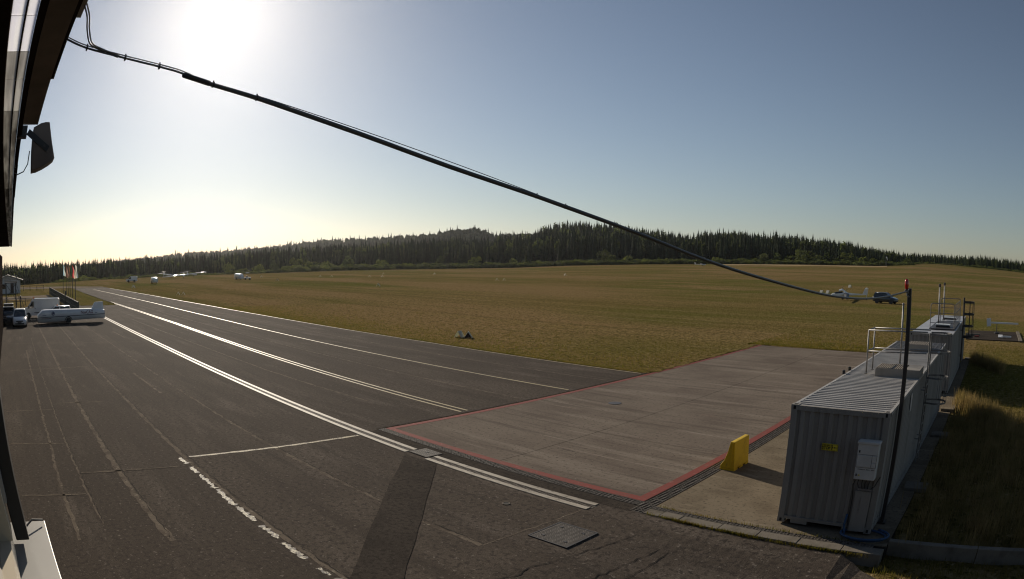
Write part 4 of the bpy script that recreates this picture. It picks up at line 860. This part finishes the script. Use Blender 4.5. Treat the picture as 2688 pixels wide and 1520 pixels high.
# gliders
def glider(name, label, loc, rz, bank=0.0, span=15.0, cat='glider', group=None, cover=False, chord=1.0):
    t = thing(name, label, cat, loc, rz, group)
    prof = [(3.0, .02, .78), (2.85, .16, .78), (2.4, .3, .80), (1.6, .4, .84), (.7, .4, .88), (-.2, .3, .90), (-1.0, .17, .9), (-2.4, .12, .92), (-3.9, .09, .95)]
    MB().loft([[(x, r*.75*math.cos(a), z+r*math.sin(a)) for a in np.linspace(0, 2*math.pi, 12, endpoint=False)] for x, r, z in prof]).build('fuselage', M['whitegel'], t, True)
    cp_ = [(2.45, .1, 1.0), (2.1, .24, 1.0), (1.5, .3, 1.05), (.9, .24, 1.1), (.5, .1, 1.15)]
    MB().loft([[(x, r*.95*math.cos(a), z+r*1.05*math.sin(a)) for a in np.linspace(0, math.pi, 8)] for x, r, z in cp_]).build('canopy', M['glass'], t, True)
    hs = span/2
    for s in (-1, 1):
        S = [(.25, .95, .0, 1.05), (hs*.55, .8, .03, 1.05+.02*hs*.55), (hs*.9, .48, .1, 1.05+.03*hs*.9), (hs, .25, .2, 1.05+.035*hs)]
        rings = []
        for y, c, xo, z in S:
            c = c*chord
            z = z+(s*bank*y if not (cover and s < 0) else -.02*y)
            rings.append([(xo*-1+.55, s*y, z), (xo*-1+.55-c*.3, s*y, z+c*.12), (-xo+.55-c, s*y, z), (-xo+.55-c*.3, s*y, z-c*.06)])
        MB().loft(rings).build('wing', M['plastic'] if (cover and s > 0) else M['whitegel'], t, True)  # cover only picks dark plastic for the near wing
        MB().loft([[(-3.55, s*.05, 2.0), (-3.7, s*.05, 2.05), (-4.1, s*.05, 2.0), (-3.7, s*.05, 1.97)], [(-3.72, s*1.3, 2.03), (-3.8, s*1.3, 2.06), (-4.05, s*1.3, 2.03), (-3.8, s*1.3, 2.01)]]).build('tailplane', M['whitegel'], t)
    MB().loft([[(-3.0, -.05, .95), (-3.0, .05, .95), (-4.0, .03, .95), (-4.0, -.03, .95)], [(-3.5, -.03, 2.0), (-3.5, .03, 2.0), (-4.15, .02, 2.0), (-4.15, -.02, 2.0)]]).build('fin', M['whitegel'], t)
    MB().lathe([(.001, -.06), (.22, -.06), (.22, .06), (.001, .06)], 14, (.75, 0, .22), 'y').build('wheel', M['rubber'], t); MB().box((.75, 0, .42), (.2, .1, .3)).build('wheel_strut', M['plastic'], t)
    MB().lathe([(.001, -.04), (.1, -.04), (.1, .04), (.001, .04)], 10, (-3.8, 0, .1), 'y').build('tail_wheel', M['rubber'], t); MB().box((-3.8, 0, .5), (.1, .06, .8)).build('tail_strut', M['whitegel'], t)
    return t
glider('glider', 'largest white glider on the far grass with long bright wings', (-222.5, 58.5, 0), HEAD(1, -.28), .10, 17, chord=1.7)
glider('glider', 'white glider behind the largest one, its wing left of centre', (-238.5, 57.5, 0), HEAD(1, .5), -.06, 15)
glider('glider', 'white glider with red-tipped wing behind the largest glider, at right', (-243.0, 69.0, 0), HEAD(1, .35), .05, 15)
glider('glider', 'glider at the far field edge below the overhead cable', (-191, 352, float(ground_z(-191, 352))), HEAD(1, .6), .02, 15)
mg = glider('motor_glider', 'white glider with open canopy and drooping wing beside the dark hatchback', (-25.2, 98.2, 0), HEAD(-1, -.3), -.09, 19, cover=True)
MB().tube([(1.1, .1, 1.35), (.7, .15, 2.3)], .03, 6).build('engine_mast', M['darksteel'], mg); MB().loft([[(x, .3*math.cos(a)+.1, z+.3*math.sin(a)) for a in np.linspace(0, math.pi, 7)] for x, z in ((.4, 1.25), (.9, 1.55), (1.5, 1.35))]).build('open_canopy', M['whitegel'], mg)
MB().tube([(.2, 0, 1.2), (.0, 0, 1.75)], .03, 6).build('antenna', M['darksteel'], mg)

# ================================================================ FAR LEFT: flags, fence, platform, hut
flag_defs = [(-128.8, -.41, 'with a pale blue and white flag, farthest left of the row', [(.32, .48, .66), (.7, .72, .74)], 4.2), (-124.2, -.13, 'with a brown and red striped flag, second from the left', [(.16, .08, .07), (.45, .3, .28)], 4.6),
             (-120.1, -.12, 'with a dark flag hanging limp, third from the left', [(.06, .05, .05), (.22, .12, .08)], 4.4), (-116.2, -.12, 'with a dark green flag, fourth from the left', [(.03, .06, .04), (.05, .07, .05)], 3.6),
             (-109.3, -.35, 'with a red and pink flag, second from the right', [(.55, .05, .07), (.7, .5, .5)], 4.2), (-104.5, -.34, 'with a white and grey flag, farthest right of the row', [(.72, .72, .72), (.2, .24, .3)], 4.4)]
for k, (x, y, lab, cs, Lf) in enumerate(flag_defs):
    t = thing('flagpole', 'thin dark flagpole '+lab, 'flagpole', (x, y, 0), 0, 'flagpoles behind the fence')
    MB().tube([(0, 0, 0), (0, 0, 5.75)], [.07, .045], 8).build('pole', M['darksteel'], t); MB().lathe([(.001, 0), (.07, .05), (.001, .12)], 8, (0, 0, 5.75)).build('finial', M['galv'], t)
    # limp cloth: folded strip hanging from the hoist, drifting right
    n, m_ = 10, 14; b = MB(); V = []; fm = []
    for i in range(n+1):
        for j in range(m_+1):
            u, v = i/n, j/m_
            yy = .05+u*(.28+.3*v)+.06*math.sin(v*7+k+u*3); xx = .16*math.sin(u*11+v*4+k*1.7)*(.3+v); zz = 5.65-v*(Lf*.5)*(1-.18*u)-u*(.55+.25*math.sin(k*2.1))
            V.append((xx, yy, zz))
    for i in range(n):
        for j in range(m_):
            b.cur = 0 if (i < n/2) else 1
            b.add([], []); b.f.append((i*(m_+1)+j, (i+1)*(m_+1)+j, (i+1)*(m_+1)+j+1, i*(m_+1)+j+1)); b.m.append(b.cur)
    b.v = V; b.build('flag', [flagmat('%d_%d' % (k, q), c) for q, c in enumerate(cs)], t, True)
fn = thing('fence', 'dark panel fence running back beside the flagpoles', 'fence', (-72, -3.85, 0))
xs_ = np.linspace(0, -56.5, 21); fp = fr_ = fb = None
for k, x in enumerate(xs_):
    if fp is None: fp = MB().bb(-.06, .06, -.06, .06, 0, 1.5).build('post', M['fencegreen'], fn); o = fp
    else: o = fp.copy(); col.objects.link(o); o.parent = fn
    o.location = (x, 0, 0)
    if k < 20:
        if fb is None:
            b_ = MB()
            for q in range(15): b_.bb(-2.7+q*.18, -2.66+q*.18, -.02, .02, .12, 1.36)
            b_.bb(-2.74, -.08, -.025, .025, .1, .16); b_.bb(-2.74, -.08, -.025, .025, .7, .76); fb = b_.build('panel', M['fencegreen'], fn); fr_ = MB().bb(-2.8, -.02, -.05, .05, 1.38, 1.46).build('top_rail', M['woodgrey'], fn)
            o1, o2 = fb, fr_
        else:
            o1, o2 = fb.copy(), fr_.copy()
            for q in (o1, o2): col.objects.link(q); q.parent = fn
        o1.location = o2.location = (x, 0, 0)
MB().bb(-18.1, -17.85, -.12, .12, 0, 2.05).build('gate_post', M['fencegreen'], fn)
pf = thing('viewing_platform', 'raised wooden platform on tall legs left of the hut', 'platform', (-90.5, -13.6, 0))
for (x, y) in ((.9, .85), (-.9, .85), (.9, -.95), (-.9, -.95)): MB().box((x, y, 1.75), (.18, .18, 3.5)).build('leg', M['darksteel'], pf)
MB().box((0, -.05, 3.45), (2.2, 2.3, .14)).build('deck', M['darksteel'], pf)
for z in (3.62, 3.86, 4.1): MB().box((1.05, -.05, z), (.05, 2.3, .17)).build('side_plank', M['woodgrey'], pf)
for y in (-1.15, -.05, 1.05): MB().box((1.02, y, 3.95), (.07, .07, 1.0)).build('rail_post', M['woodgrey'], pf)
MB().box((1.05, -.05, 4.42), (.07, 2.3, .08)).build('hand_rail', M['woodgrey'], pf)
for a in (0, 1): MB().tube([(.9, .85-1.8*a, 1.2), (.9, -.95+1.8*a, 3.3)], .04, 6).build('brace', M['darksteel'], pf)
MB().tube([(1.0, .95, 3.4), (3.2, 2.3, 0)], .04, 6).build('stair_stringer', M['darksteel'], pf); MB().tube([(1.0, .6, 3.4), (3.2, 1.9, 0)], .04, 6).build('stair_stringer', M['darksteel'], pf)
ht = thing('hut', 'pale hut with low pitched roof behind the wooden platform', 'hut', (-142.5, -14.0, 0))
MB().bb(-3, 2.5, -4, 2.95, 0, 2.6).build('wall', M['housewall'], ht)
b = MB(); b.prism([(-4.4, 2.55), (-.6, 3.75), (3.75, 2.62), (3.75, 2.78), (-.6, 3.92), (-4.4, 2.72)], -3.4, 2.9, 'x'); b.build('roof', M['houseroof'], ht)
b = MB(); b.prism([(-4, 2.6), (-.6, 3.68), (2.95, 2.6)], -2.9, 2.45, 'x'); b.build('gable', M['housewall'], ht)
MB().bb(2.5, 2.55, .2, 1.1, .05, 2.1).build('door', M['brown'], ht); MB().bb(2.5, 2.54, -2.6, -1.2, 1.0, 2.0).build('window', M['glass'], ht)
ra = thing('rail_barrier', 'low dark rail barrier crossing the grass behind the parked cars', 'barrier', (-96.5, -16, 0))
for k in range(5): MB().box((0, 1.7*k, .5), (.12, .12, 1.0)).build('post', M['darksteel'], ra)
for z in (.55, .95): MB().box((0, 3.4, z), (.08, 7.2, .08)).build('rail', M['darksteel'], ra)
fe = thing('wire_fence', 'thin post-and-rail fence in front of the far dry grass', 'fence', (-150, -16, 0))
for k in range(7): MB().box((0, 2.0*k, .6), (.12, .12, 1.2)).build('post', M['trunk'], fe)
for z in (.7, 1.15): MB().box((0, 6, z), (.06, 12.2, .06)).build('rail', M['trunk'], fe)
lt = thing('lamp_post', 'dark post with a round head left of the delivery van', 'lamp', (-86.0, -12.0, 0)); MB().tube([(0, 0, 0), (0, 0, 1.5)], .07, 8).build('post', M['darksteel'], lt); MB().lathe([(.001, 0), (.16, .08), (.16, .3), (.001, .4)], 10, (0, 0, 1.45)).build('lamp_head', M['black'], lt)
tb = thing('picnic_table', 'pale table with dark seats under the viewing platform', 'table', (-88.0, -14.4, 0)); MB().box((0, 0, .72), (1.6, 1.0, .06)).build('table_top', M['whitepaint'], tb)
for sx in (-.6, .6): MB().box((sx, 0, .35), (.08, .7, .68)).build('leg', M['steel'], tb); MB().box((sx*2.2, .1, .42), (.5, .5, .06)).build('bench_seat', M['black'], tb)
# ================================================================ FIELD MARKERS, WINDSOCK
M['markerboard'] = mat('markerboard', (.55, .55, .53), .5, var=.06, vscale=4); add_translucency(M['markerboard'], .5, 1.1)
def marker(label, x, y, rz=0.0, s=1.0, web=False, group='white marker boards on the grass'):
    t = thing('marker_board', label, 'marker', (x, y, float(ground_z(x, y))-.02), rz, group)
    for q in range(1):
        MB().box((-.17*s, 0, .26*s), (.03, .62*s, .62*s), ry=R(33)).build('panel', M['markerboard'], t); MB().box((.17*s, 0, .26*s), (.03, .62*s, .62*s), ry=R(-33)).build('panel', M['markerboard'], t)
        if web: MB().prism([(-.3*s, .02), (0, .48*s), (.3*s, .02)], -.26*s, -.25*s, 'y').build('end_web', M['brown'], t)
    return t
mk = [(-33.45, 20.45, .35, .9, 'tent-shaped marker near the asphalt edge, left of a close pair'), (-32.75, 20.7, .75, .9, 'tent-shaped marker near the asphalt edge, right of a close pair'),
      (-109.4, 21.5, 1.2, 1.0, 'marker beyond the taxi lane, left of a bright pair'), (-108.9, 22.4, 1.2, 1.0, 'marker beyond the taxi lane, right of a bright pair'), (-129.6, 119.6, .8, 1.3, 'tent marker in mid field, left one of the central pair'), (-128.4, 121.2, .8, 1.3, 'tent marker in mid field, right one of the central pair'),
      (-150.1, 173.6, .8, 1.3, 'lone white marker in the far field right of centre'), (-118.4, 72.1, .7, 1.2, 'lone grey-green marker on the greener grass'), (-169.3, 71.8, .9, 1.1, 'marker right of the far white trailer, nearer one'), (-208.9, 84.7, 1, 1.1, 'marker right of the far white trailer, farther one'),
      (-197.5, 102.5, 1, 1.2, 'far field marker, left of a row of dark ones'), (-194.5, 105.4, 1, 1.2, 'far field marker, right of a row of dark ones'), (-185.5, 115.2, 1, 1.2, 'far field marker, left of the middle row'), (-182.4, 118.3, 1, 1.2, 'far field marker, right of the middle row'), (-216.5, 142.8, 1, 1.2, 'small marker close to the far field edge, left'), (-203.5, 158.4, 1, 1.2, 'small marker close to the far field edge, right'),
      (-36.2, 117.4, 1.2, 1.2, 'white marker left of the glider with open canopy'), (-34.9, 118.0, 1.2, 1.2, 'white marker just under the cable, right of a pair'), (-38.7, 151.8, 1.2, 1.3, 'small pale marker above the glider with open canopy'), (-149.6, 21.4, 1, 1.2, 'marker beside the taxi lane below the lone far van')]
for k, (x, y, rz, s, lab) in enumerate(mk): marker(lab, x, y, rz, s, k == 1)
wx, wy = CAM[0]+430*math.sin(R(-11.29)), CAM[1]+430*math.cos(R(-11.29)); wz = float(ground_z(wx, wy))
ws = thing('windsock', 'limp windsock on a pale mast at the far field edge', 'windsock', (wx, wy, wz)); MB().tube([(0, 0, 0), (0, 0, 6.4)], [.12, .08], 8).build('mast', M['galv'], ws)
MB().tube([(.05, 0, 6.3), (.5, 0, 6.0), (.9, 0, 5.0), (1.0, 0, 4.2)], [.35, .3, .25, .15], 10).build('sock', M['whitepaint'], ws, True)

P_ = []; F_ = []
for i, az in enumerate(np.linspace(-27, -11.2, 60)):
    for r_ in (float(EDGE_D(az))-34+4*math.sin(az), float(EDGE_D(az))-6):
        x, y = CAM[0]+r_*math.sin(R(az)), CAM[1]+r_*math.cos(R(az)); P_.append((x, y, float(ground_z(x, y))+.06))
F_ = [(2*i, 2*i+1, 2*i+3, 2*i+2) for i in range(59)]
b = MB(); b.add(P_, F_); o = b.build('dry_strip', layered('dry_strip', [((.36, .26, .13), 0, U, 0, 0, 0), ((.24, .175, .08), .06, (.2, 1, 1), .45, .65, .3)], rough=.95, spec=.05)); tag(o, kind='structure')
# ================================================================ TREES
def conifer(seed, h=20.0, rad=2.1, tiers=15, nb=8):
    r_ = random.Random(seed); b = MB()
    for i in range(tiers):
        t = i/(tiers-1); z = h*(.10+.86*t); R_ = rad*((1-t)**.8)*r_.uniform(.8, 1.15)+.12
        off = r_.uniform(0, 6.28)
        for k in range(nb):
            a = off+2*math.pi*k/nb+r_.uniform(-.25, .25); rr = R_*r_.uniform(.7, 1.2); dz = -rr*r_.uniform(.25, .6)
            wd = rr*r_.uniform(.28, .42); c, s = math.cos(a), math.sin(a)
            top = h*.07*r_.uniform(.7, 1.2)
            b.add([(0, 0, z+top), (c*rr*.6-s*wd, s*rr*.6+c*wd, z+dz*.45), (c*rr, s*rr, z+dz), (c*rr*.6+s*wd, s*rr*.6-c*wd, z+dz*.45)], [(0, 1, 2), (0, 2, 3)])
    b.add([(-.08, 0, h*.94), (.08, 0, h*.94), (0, 0, h*1.04)], [(0, 1, 2)]); b.add([(0, -.08, h*.94), (0, .08, h*.94), (0, 0, h*1.04)], [(0, 1, 2)])
    return b
def trunk_mesh(h, r): return MB().tube([(0, 0, -1), (0, 0, h*.5), (0, 0, h)], [r, r*.6, .03], 6)
def leafy(seed, w_, h, n=420, leaf=.42, lobes=7, trunk=.25):
    r_ = random.Random(seed); b = MB(); L = []
    for _ in range(lobes): L.append((r_.uniform(-.55, .55)*w_, r_.uniform(-.55, .55)*w_, h*r_.uniform(trunk+.1, .78), w_*r_.uniform(.28, .5), h*r_.uniform(.16, .3)))
    L.append((0, 0, h*.6, w_*.55, h*.35))
    for _ in range(n):
        cx, cy, cz, a, c = r_.choice(L); th = r_.uniform(0, 6.28); u = r_.uniform(-.6, 1); q = math.sqrt(max(0, 1-u*u)); k = r_.uniform(.75, 1.08)
        p = Vector((cx+a*q*math.cos(th)*k, cy+a*q*math.sin(th)*k, max(.05, cz+c*u*k)))
        n1 = Vector((r_.gauss(0, 1), r_.gauss(0, 1), r_.gauss(0, 1))).normalized(); n2 = n1.orthogonal().normalized(); s = leaf*r_.uniform(.5, 1.2)
        b.add([p-n1*s, p+n2*s*.8, p+n1*s, p-n2*s*.8], [(0, 1, 2), (0, 2, 3)])
    return b
cmesh = []; 
for k in range(6):
    h = 20.0; rad_ = [2.5, 3.0, 3.4, 2.2, 3.8, 2.8][k]
    o = conifer(k, h, rad_, 17, 9).build('conifer_crown', M['conifer']); cmesh.append(o.data); bpy.data.objects.remove(o)
tk = trunk_mesh(18.0, .22).build('conifer_trunk', M['trunk']); tkm = tk.data; bpy.data.objects.remove(tk)
bmesh_ = []
for k in range(5):
    o = leafy(40+k, [3.2, 4.0, 2.6, 3.4, 4.6][k], [4.0, 5.0, 5.5, 3.2, 6.0][k], 520, .36, 8, .12).build('leafy_crown', M['leaf'] if k != 2 else M['leafdark']); bmesh_.append(o.data); bpy.data.objects.remove(o)
bt = trunk_mesh(3.0, .14).build('bush_trunk', M['trunk']); btm = bt.data; bpy.data.objects.remove(bt)
def polar(az, r): return CAM[0]+r*math.sin(R(az)), CAM[1]+r*math.cos(R(az))
def tree(name, label, cat, x, y, crown, trunk, s, sz, rz, group):
    t = thing(name, label, cat, (x, y, float(ground_z(x, y))-.3), rz, group); t.scale = (s, s, sz)
    for nm, me in (('crown', crown), ('trunk', trunk)):
        o = bpy.data.objects.new(nm, me); col.objects.link(o); o.parent = t
    return t
# front row: conifers one can pick out
NF = 230
for k in range(NF):
    az = -91+(96.0)*(k+random.uniform(.1, .9))/NF; D = float(EDGE_D(az)); r_ = D+random.uniform(26, 75)
    lab = 'front-row dark conifer along the forest edge left of the cable crossing' if az < -30 else 'front-row dark conifer along the forest edge right of the cable crossing'
    x, y = polar(az, r_); s = random.uniform(.62, 1.02); lim = (CAM[2]+r_*math.tan(R(float(SKY_S(az)))) - float(ground_z(x, y)))/20.8
    s = min(s, max(.3, lim*random.uniform(.75, 1.0)))
    tree('conifer_tree', lab, 'tree', x, y, cmesh[k % 6], tkm, s*random.uniform(.8, 1.05), s, random.uniform(0, 6.28), 'conifers along the forest edge left' if az < -30 else 'conifers along the forest edge right')
# rounded bushes in front of them (azimuth, extra distance, scale)
bushes = [(-83.8, 12, 1.0), (-82.2, 8, .8), (-79.5, 10, .7), (-73.6, 14, .8), (-68.4, 10, 1.0), (-67.0, 8, .9), (-65.5, 14, 1.1), (-64.2, 10, 1.2), (-63.0, 16, 1.3), (-62.0, 14, 1.3), (-60.8, 18, 1.4), (-59.6, 14, 1.2), (-57.8, 22, 1.5), (-56.2, 14, .9), (-54.8, 18, 1.1), (-53.0, 14, .9), (-51.3, 12, .8), (-50.0, 20, 1.5), (-48.8, 14, 1.1), (-47.2, 16, 1.3), (-45.9, 14, 1.2), (-44.0, 20, 1.2), (-42.9, 16, 1.3), (-41.0, 12, .9),
          (-36.6, 16, 1.7), (-35.9, 14, 1.6), (-34.4, 12, 1.2), (-31.8, 10, .8), (-29.0, 12, 1.0), (-26.8, 10, .8), (-24.6, 12, .9), (-22.6, 18, 1.5), (-21.5, 20, 1.7), (-20.3, 26, 2.1), (-19.4, 18, 1.6), (-18.6, 30, 2.4), (-17.8, 22, 1.5), (-16.9, 22, 1.6), (-15.9, 26, 1.7), (-14.8, 24, 1.6), (-13.6, 26, 1.5), (-12.6, 22, 1.4), (-11.6, 24, 1.3), (-10.4, 22, 1.2), (-9.4, 20, 1.2)]
for k, (az, dd, s) in enumerate(bushes):
    x, y = polar(az, float(EDGE_D(az))+dd)
    if az < -70: lab, g = 'low bush at the field edge behind the far van and gliders', 'bushes behind the far gliders'
    elif az < -40: lab, g = 'rounded leafy bush at the field edge before the left forest', 'bushes before the left forest'
    else: lab, g = 'rounded leafy bush at the field edge before the right forest', 'bushes before the right forest'
    tree('bush', lab, 'bush', x, y, bmesh_[k % 5], btm, s*random.uniform(.9, 1.15), s*random.uniform(.85, 1.1), random.uniform(0, 6.28), g)
# scatter by geometry nodes for what reads as one mass
def scatter(name, pts, scl, meshes, label, cat=None):
    src = bpy.data.collections.new(name+'_source')
    for k, me in enumerate(meshes): src.objects.link(bpy.data.objects.new('%s_source_%d' % (name, k), me))
    me = bpy.data.meshes.new(name); me.from_pydata(pts, [], []); a = me.attributes.new('sc', 'FLOAT_VECTOR', 'POINT'); a.data.foreach_set('vector', np.array(scl, dtype=np.float32).ravel())
    o = bpy.data.objects.new(name, me); col.objects.link(o); tag(o, label, cat, kind='stuff')
    ng = bpy.data.node_groups.new(name+'_nodes', 'GeometryNodeTree'); ng.interface.new_socket('Geometry', in_out='INPUT', socket_type='NodeSocketGeometry'); ng.interface.new_socket('Geometry', in_out='OUTPUT', socket_type='NodeSocketGeometry')
    n = ng.nodes; l = ng.links; gi = n.new('NodeGroupInput'); go = n.new('NodeGroupOutput'); ip = n.new('GeometryNodeInstanceOnPoints'); ci = n.new('GeometryNodeCollectionInfo')
    ci.inputs['Collection'].default_value = src; ci.inputs['Separate Children'].default_value = True; ci.inputs['Reset Children'].default_value = True
    ip.inputs['Pick Instance'].default_value = True; na = n.new('GeometryNodeInputNamedAttribute'); na.data_type = 'FLOAT_VECTOR'; na.inputs[0].default_value = 'sc'
    rv = n.new('FunctionNodeRandomValue'); rv.data_type = 'FLOAT_VECTOR'; rv.inputs[0].default_value = (0, 0, 0); rv.inputs[1].default_value = (.06, .06, 6.28)
    ri = n.new('FunctionNodeRandomValue'); ri.data_type = 'INT'; ri.inputs[4].default_value = 0; ri.inputs[5].default_value = len(meshes)-1; ri.inputs['Seed'].default_value = 3
    l.new(gi.outputs[0], ip.inputs['Points']); l.new(ci.outputs[0], ip.inputs['Instance']); l.new(rv.outputs[0], ip.inputs['Rotation']); l.new(na.outputs[0], ip.inputs['Scale']); l.new(ri.outputs[2], ip.inputs['Instance Index']); l.new(ip.outputs[0], go.inputs[0])
    md = o.modifiers.new('scatter', 'NODES'); md.node_group = ng; return o
P = []; S = []
for _ in range(9000):
    az = random.uniform(-93, 8); D = float(EDGE_D(az)); r_ = D+45+300*random.random()**1.25; x, y = polar(az, r_); z = float(ground_z(x, y)); s = random.choice([random.uniform(.6, .85), random.uniform(.8, 1.0), random.uniform(.95, 1.22)])
    P.append((x, y, z-.4)); lim = (CAM[2]+r_*math.tan(R(float(SKY_S(az))))-z)/20.0; s = min(s, max(.3, lim*random.choice([random.uniform(.7, .95), random.uniform(.9, 1.16)]))); S.append((max(s, .55)*random.uniform(.7, 1.1), max(s, .55)*random.uniform(.7, 1.1), s))
# far hill: mixed wood, distance haze put into the paler leaf colour
fm = []
for k in range(3):
    o = leafy(80+k, 4.2, 15.0, 420, 1.0, 9, .2).build('x', M['farleaf']); fm.append(o.data); bpy.data.objects.remove(o)
fd = []
for k in range(2):
    o = leafy(90+k, 3.6, 17.0, 420, .85, 9, .25).build('x', M['leafdark']); fd.append(o.data); bpy.data.objects.remove(o)
scatter('forest', P, S, cmesh+fd[:1], 'dense dark conifer forest covering the slope behind the field', 'forest')
P = []; S = []
for _ in range(7500):
    az = random.uniform(-92, -40); r_ = random.uniform(760, 1170); x, y = polar(az, r_); z = float(ground_z(x, y)); s = random.uniform(.7, 1.05)
    if -50.2 < az < -45.8 and r_ > 1090: s *= random.uniform(1.0, 1.25)
    P.append((x, y, z-.5)); S.append((s*1.15, s*1.15, s*.92))
scatter('far_wood', P, S, fm*2+cmesh[:2], 'paler mixed wood on the distant hill left of centre', 'wood')
# low hedge of scrub on the field edge
P = []; S = []
for _ in range(2600):
    az = random.uniform(-86, -8.6); D = float(EDGE_D(az)); r_ = D+random.uniform(1, 15) if az < -30 else D+random.uniform(1, 26); x, y = polar(az, r_); s = random.uniform(.4, .85)*(1.0 if az > -62 else .6)
    P.append((x, y, float(ground_z(x, y))-.2)); S.append((s*1.3, s*1.3, s*.75))
for _ in range(500):
    az = random.uniform(-8.6, 8); D = float(EDGE_D(az)); x, y = polar(az, D+random.uniform(3, 18)); s = random.uniform(.35, .6); P.append((x, y, float(ground_z(x, y))-.2)); S.append((s*1.4, s*1.4, s*.8))
scatter('scrub_hedge', P, S, bmesh_, 'continuous low scrub along the far edge of the field', 'hedge')

# ================================================================ GRASS
def blades(name, pts, m, label, hmin, hmax, wd=.006, lean=.35, seed=1):
    g = np.random.default_rng(seed); n = len(pts); P = np.array(pts); h = g.uniform(hmin, hmax, n); a = g.uniform(0, 2*np.pi, n); ln = g.uniform(0, lean, n)*h; t = g.uniform(0, np.pi, n)
    d = np.stack([np.cos(a)*ln, np.sin(a)*ln, h], 1); sd = np.stack([np.cos(t), np.sin(t), 0*t], 1)*(wd*(.6+.8*g.random(n)))[:, None]
    mid = P+d*np.array([.35, .35, .55])
    V = np.stack([P-sd, P+sd, mid+sd*.8, mid-sd*.8, P+d], 1).reshape(-1, 3); o = np.arange(n)*5
    F = [tuple(q) for q in np.stack([o, o+1, o+2, o+3], 1)]+[tuple(q) for q in np.stack([o+3, o+2, o+4], 1)]
    me = bpy.data.meshes.new(name); me.from_pydata(V.tolist(), [], F); me.materials.append(m); me.update(); ob = bpy.data.objects.new(name, me); col.objects.link(ob); return tag(ob, label, 'grass', kind='stuff')
def zone(n, x0, x1, y0, y1, z=0.0): return [(random.uniform(x0, x1), random.uniform(y0, y1), z) for _ in range(n)]
pts = []
for cx, cy in zone(900, 3.3, 9.5, .0, 14)if False else [(random.uniform(3.25, 9.5), random.uniform(-.1, 13)) for _ in range(900)]:
    for _ in range(16): pts.append((cx+random.gauss(0, .12), cy+random.gauss(0, .12), -.03))
blades('tall_grass', pts, M['drygrass'], 'tall dry grass in the shade right of the containers', .25, .75, .006)
pts = []
for (x0, x1, y0, y1, n) in ((3.15, 5.6, 12.2, 15.2, 2600), (3.2, 5.8, 25.5, 30.2, 2200), (4.2, 6.2, 10.8, 12.6, 900)):
    for _ in range(n):
        u = random.random(); x = x0+(x1-x0)*u; yc = y1+(y0-y1)*u; pts.append((x+random.gauss(0, .12), yc+random.gauss(0, .55), -.03))
blades('grass_tussock', pts, M['drygrass'], 'sunlit pale dry grass tussocks behind the container shadow', .35, .85, .009)
pts = [(x, y, -.02) for x, y in [(random.uniform(3.2, 12), random.uniform(.1, 40)) for _ in range(26000)]]
pts += [(x, y, -.29) for x, y in [(random.uniform(2.9, 9), random.uniform(-3.2, -.35)) for _ in range(5000)] if not (x < 4.3 and y < -1.3-.66*(x-2.9))]
blades('short_grass', pts, M['grassblade'], 'short grass around and beyond the containers', .06, .18, .006)
pts = []
for _ in range(34000):
    x = random.uniform(-75, -14.2); y0 = Y_FAR(x); y = y0-.1+abs(random.gauss(0, 1.0))*random.choice([.25, 3.5, 9.0]); pts.append((x, y, -.03))
for _ in range(22000):
    x = random.uniform(-15, 2.2); pts.append((x, 31.15+abs(random.gauss(0, 1))*random.choice([.2, 3, 8]), -.03))
blades('field_grass', pts, M['grassblade'], 'ragged dry turf along the edge of the asphalt and pad', .05, .13, .012)
# turf creeping over the paving edge
b = MB(); r_ = random.Random(5)
def fringe(path, amp=1.0):
    V = []; off = 0.0
    for x, y, nx, ny in path:
        off = .7*off+r_.gauss(0, .07); d = max(-.02, .06+off+(r_.random() < .06)*r_.uniform(.1, .25))
        d *= amp; V += [(x-nx*d, y-ny*d, .016), (x+nx*.6, y+ny*.6, .02)]
    b.add(V, [(2*i, 2*i+2, 2*i+3, 2*i+1) for i in range(len(V)//2-1)])
fringe([(x, Y_FAR(x), 0, 1) for x in np.arange(-120, -14.1, .22)], .45)
fringe([(x, 31.02, 0, 1) for x in np.arange(-14.0, 3.0, .16)])
fringe([(-14.05, y, -1, 0) for y in np.arange(16.1, 31.2, .16)])
o = b.build('turf_fringe', M['grass']); tag(o, 'uneven turf edge creeping over the asphalt and pad', 'turf', kind='stuff')
# weeds in the kerb joint and along seams
pts = []
for _ in range(1500):
    x = random.choice([random.gauss(-1.9, .35), random.gauss(-.5, .35), random.gauss(1.6, .6), random.uniform(-3, 2.6)]); 
    if -3.2 < x < 2.7: y = -.98-abs(random.gauss(0, .035)); pts.append((x, y, asph_z(x, y)))
for _ in range(350): x = random.uniform(-3, 2.4); pts.append((x, -.44+random.gauss(0, .012), 0))
blades('kerb_weeds', pts, M['grassblade'], 'small weeds growing in the kerb joint', .03, .1, .006)
# ================================================================ HAZE
hb = MB().bb(-2700, 900, -700, 2900, -140, 150).build('haze', M['pit']); hb.data.materials.clear()
hm = bpy.data.materials.new('haze'); hm.use_nodes = True; n = hm.node_tree.nodes; n.remove(n['Principled BSDF'])
pv = n.new('ShaderNodeVolumePrincipled'); pv.inputs['Color'].default_value = (.92, .93, .95, 1); pv.inputs['Density'].default_value = .00006; pv.inputs['Anisotropy'].default_value = .85
hm.node_tree.links.new(pv.outputs[0], n['Material Output'].inputs['Volume']); hb.data.materials.append(hm); tag(hb, kind='stuff', label='thin morning haze over the airfield')
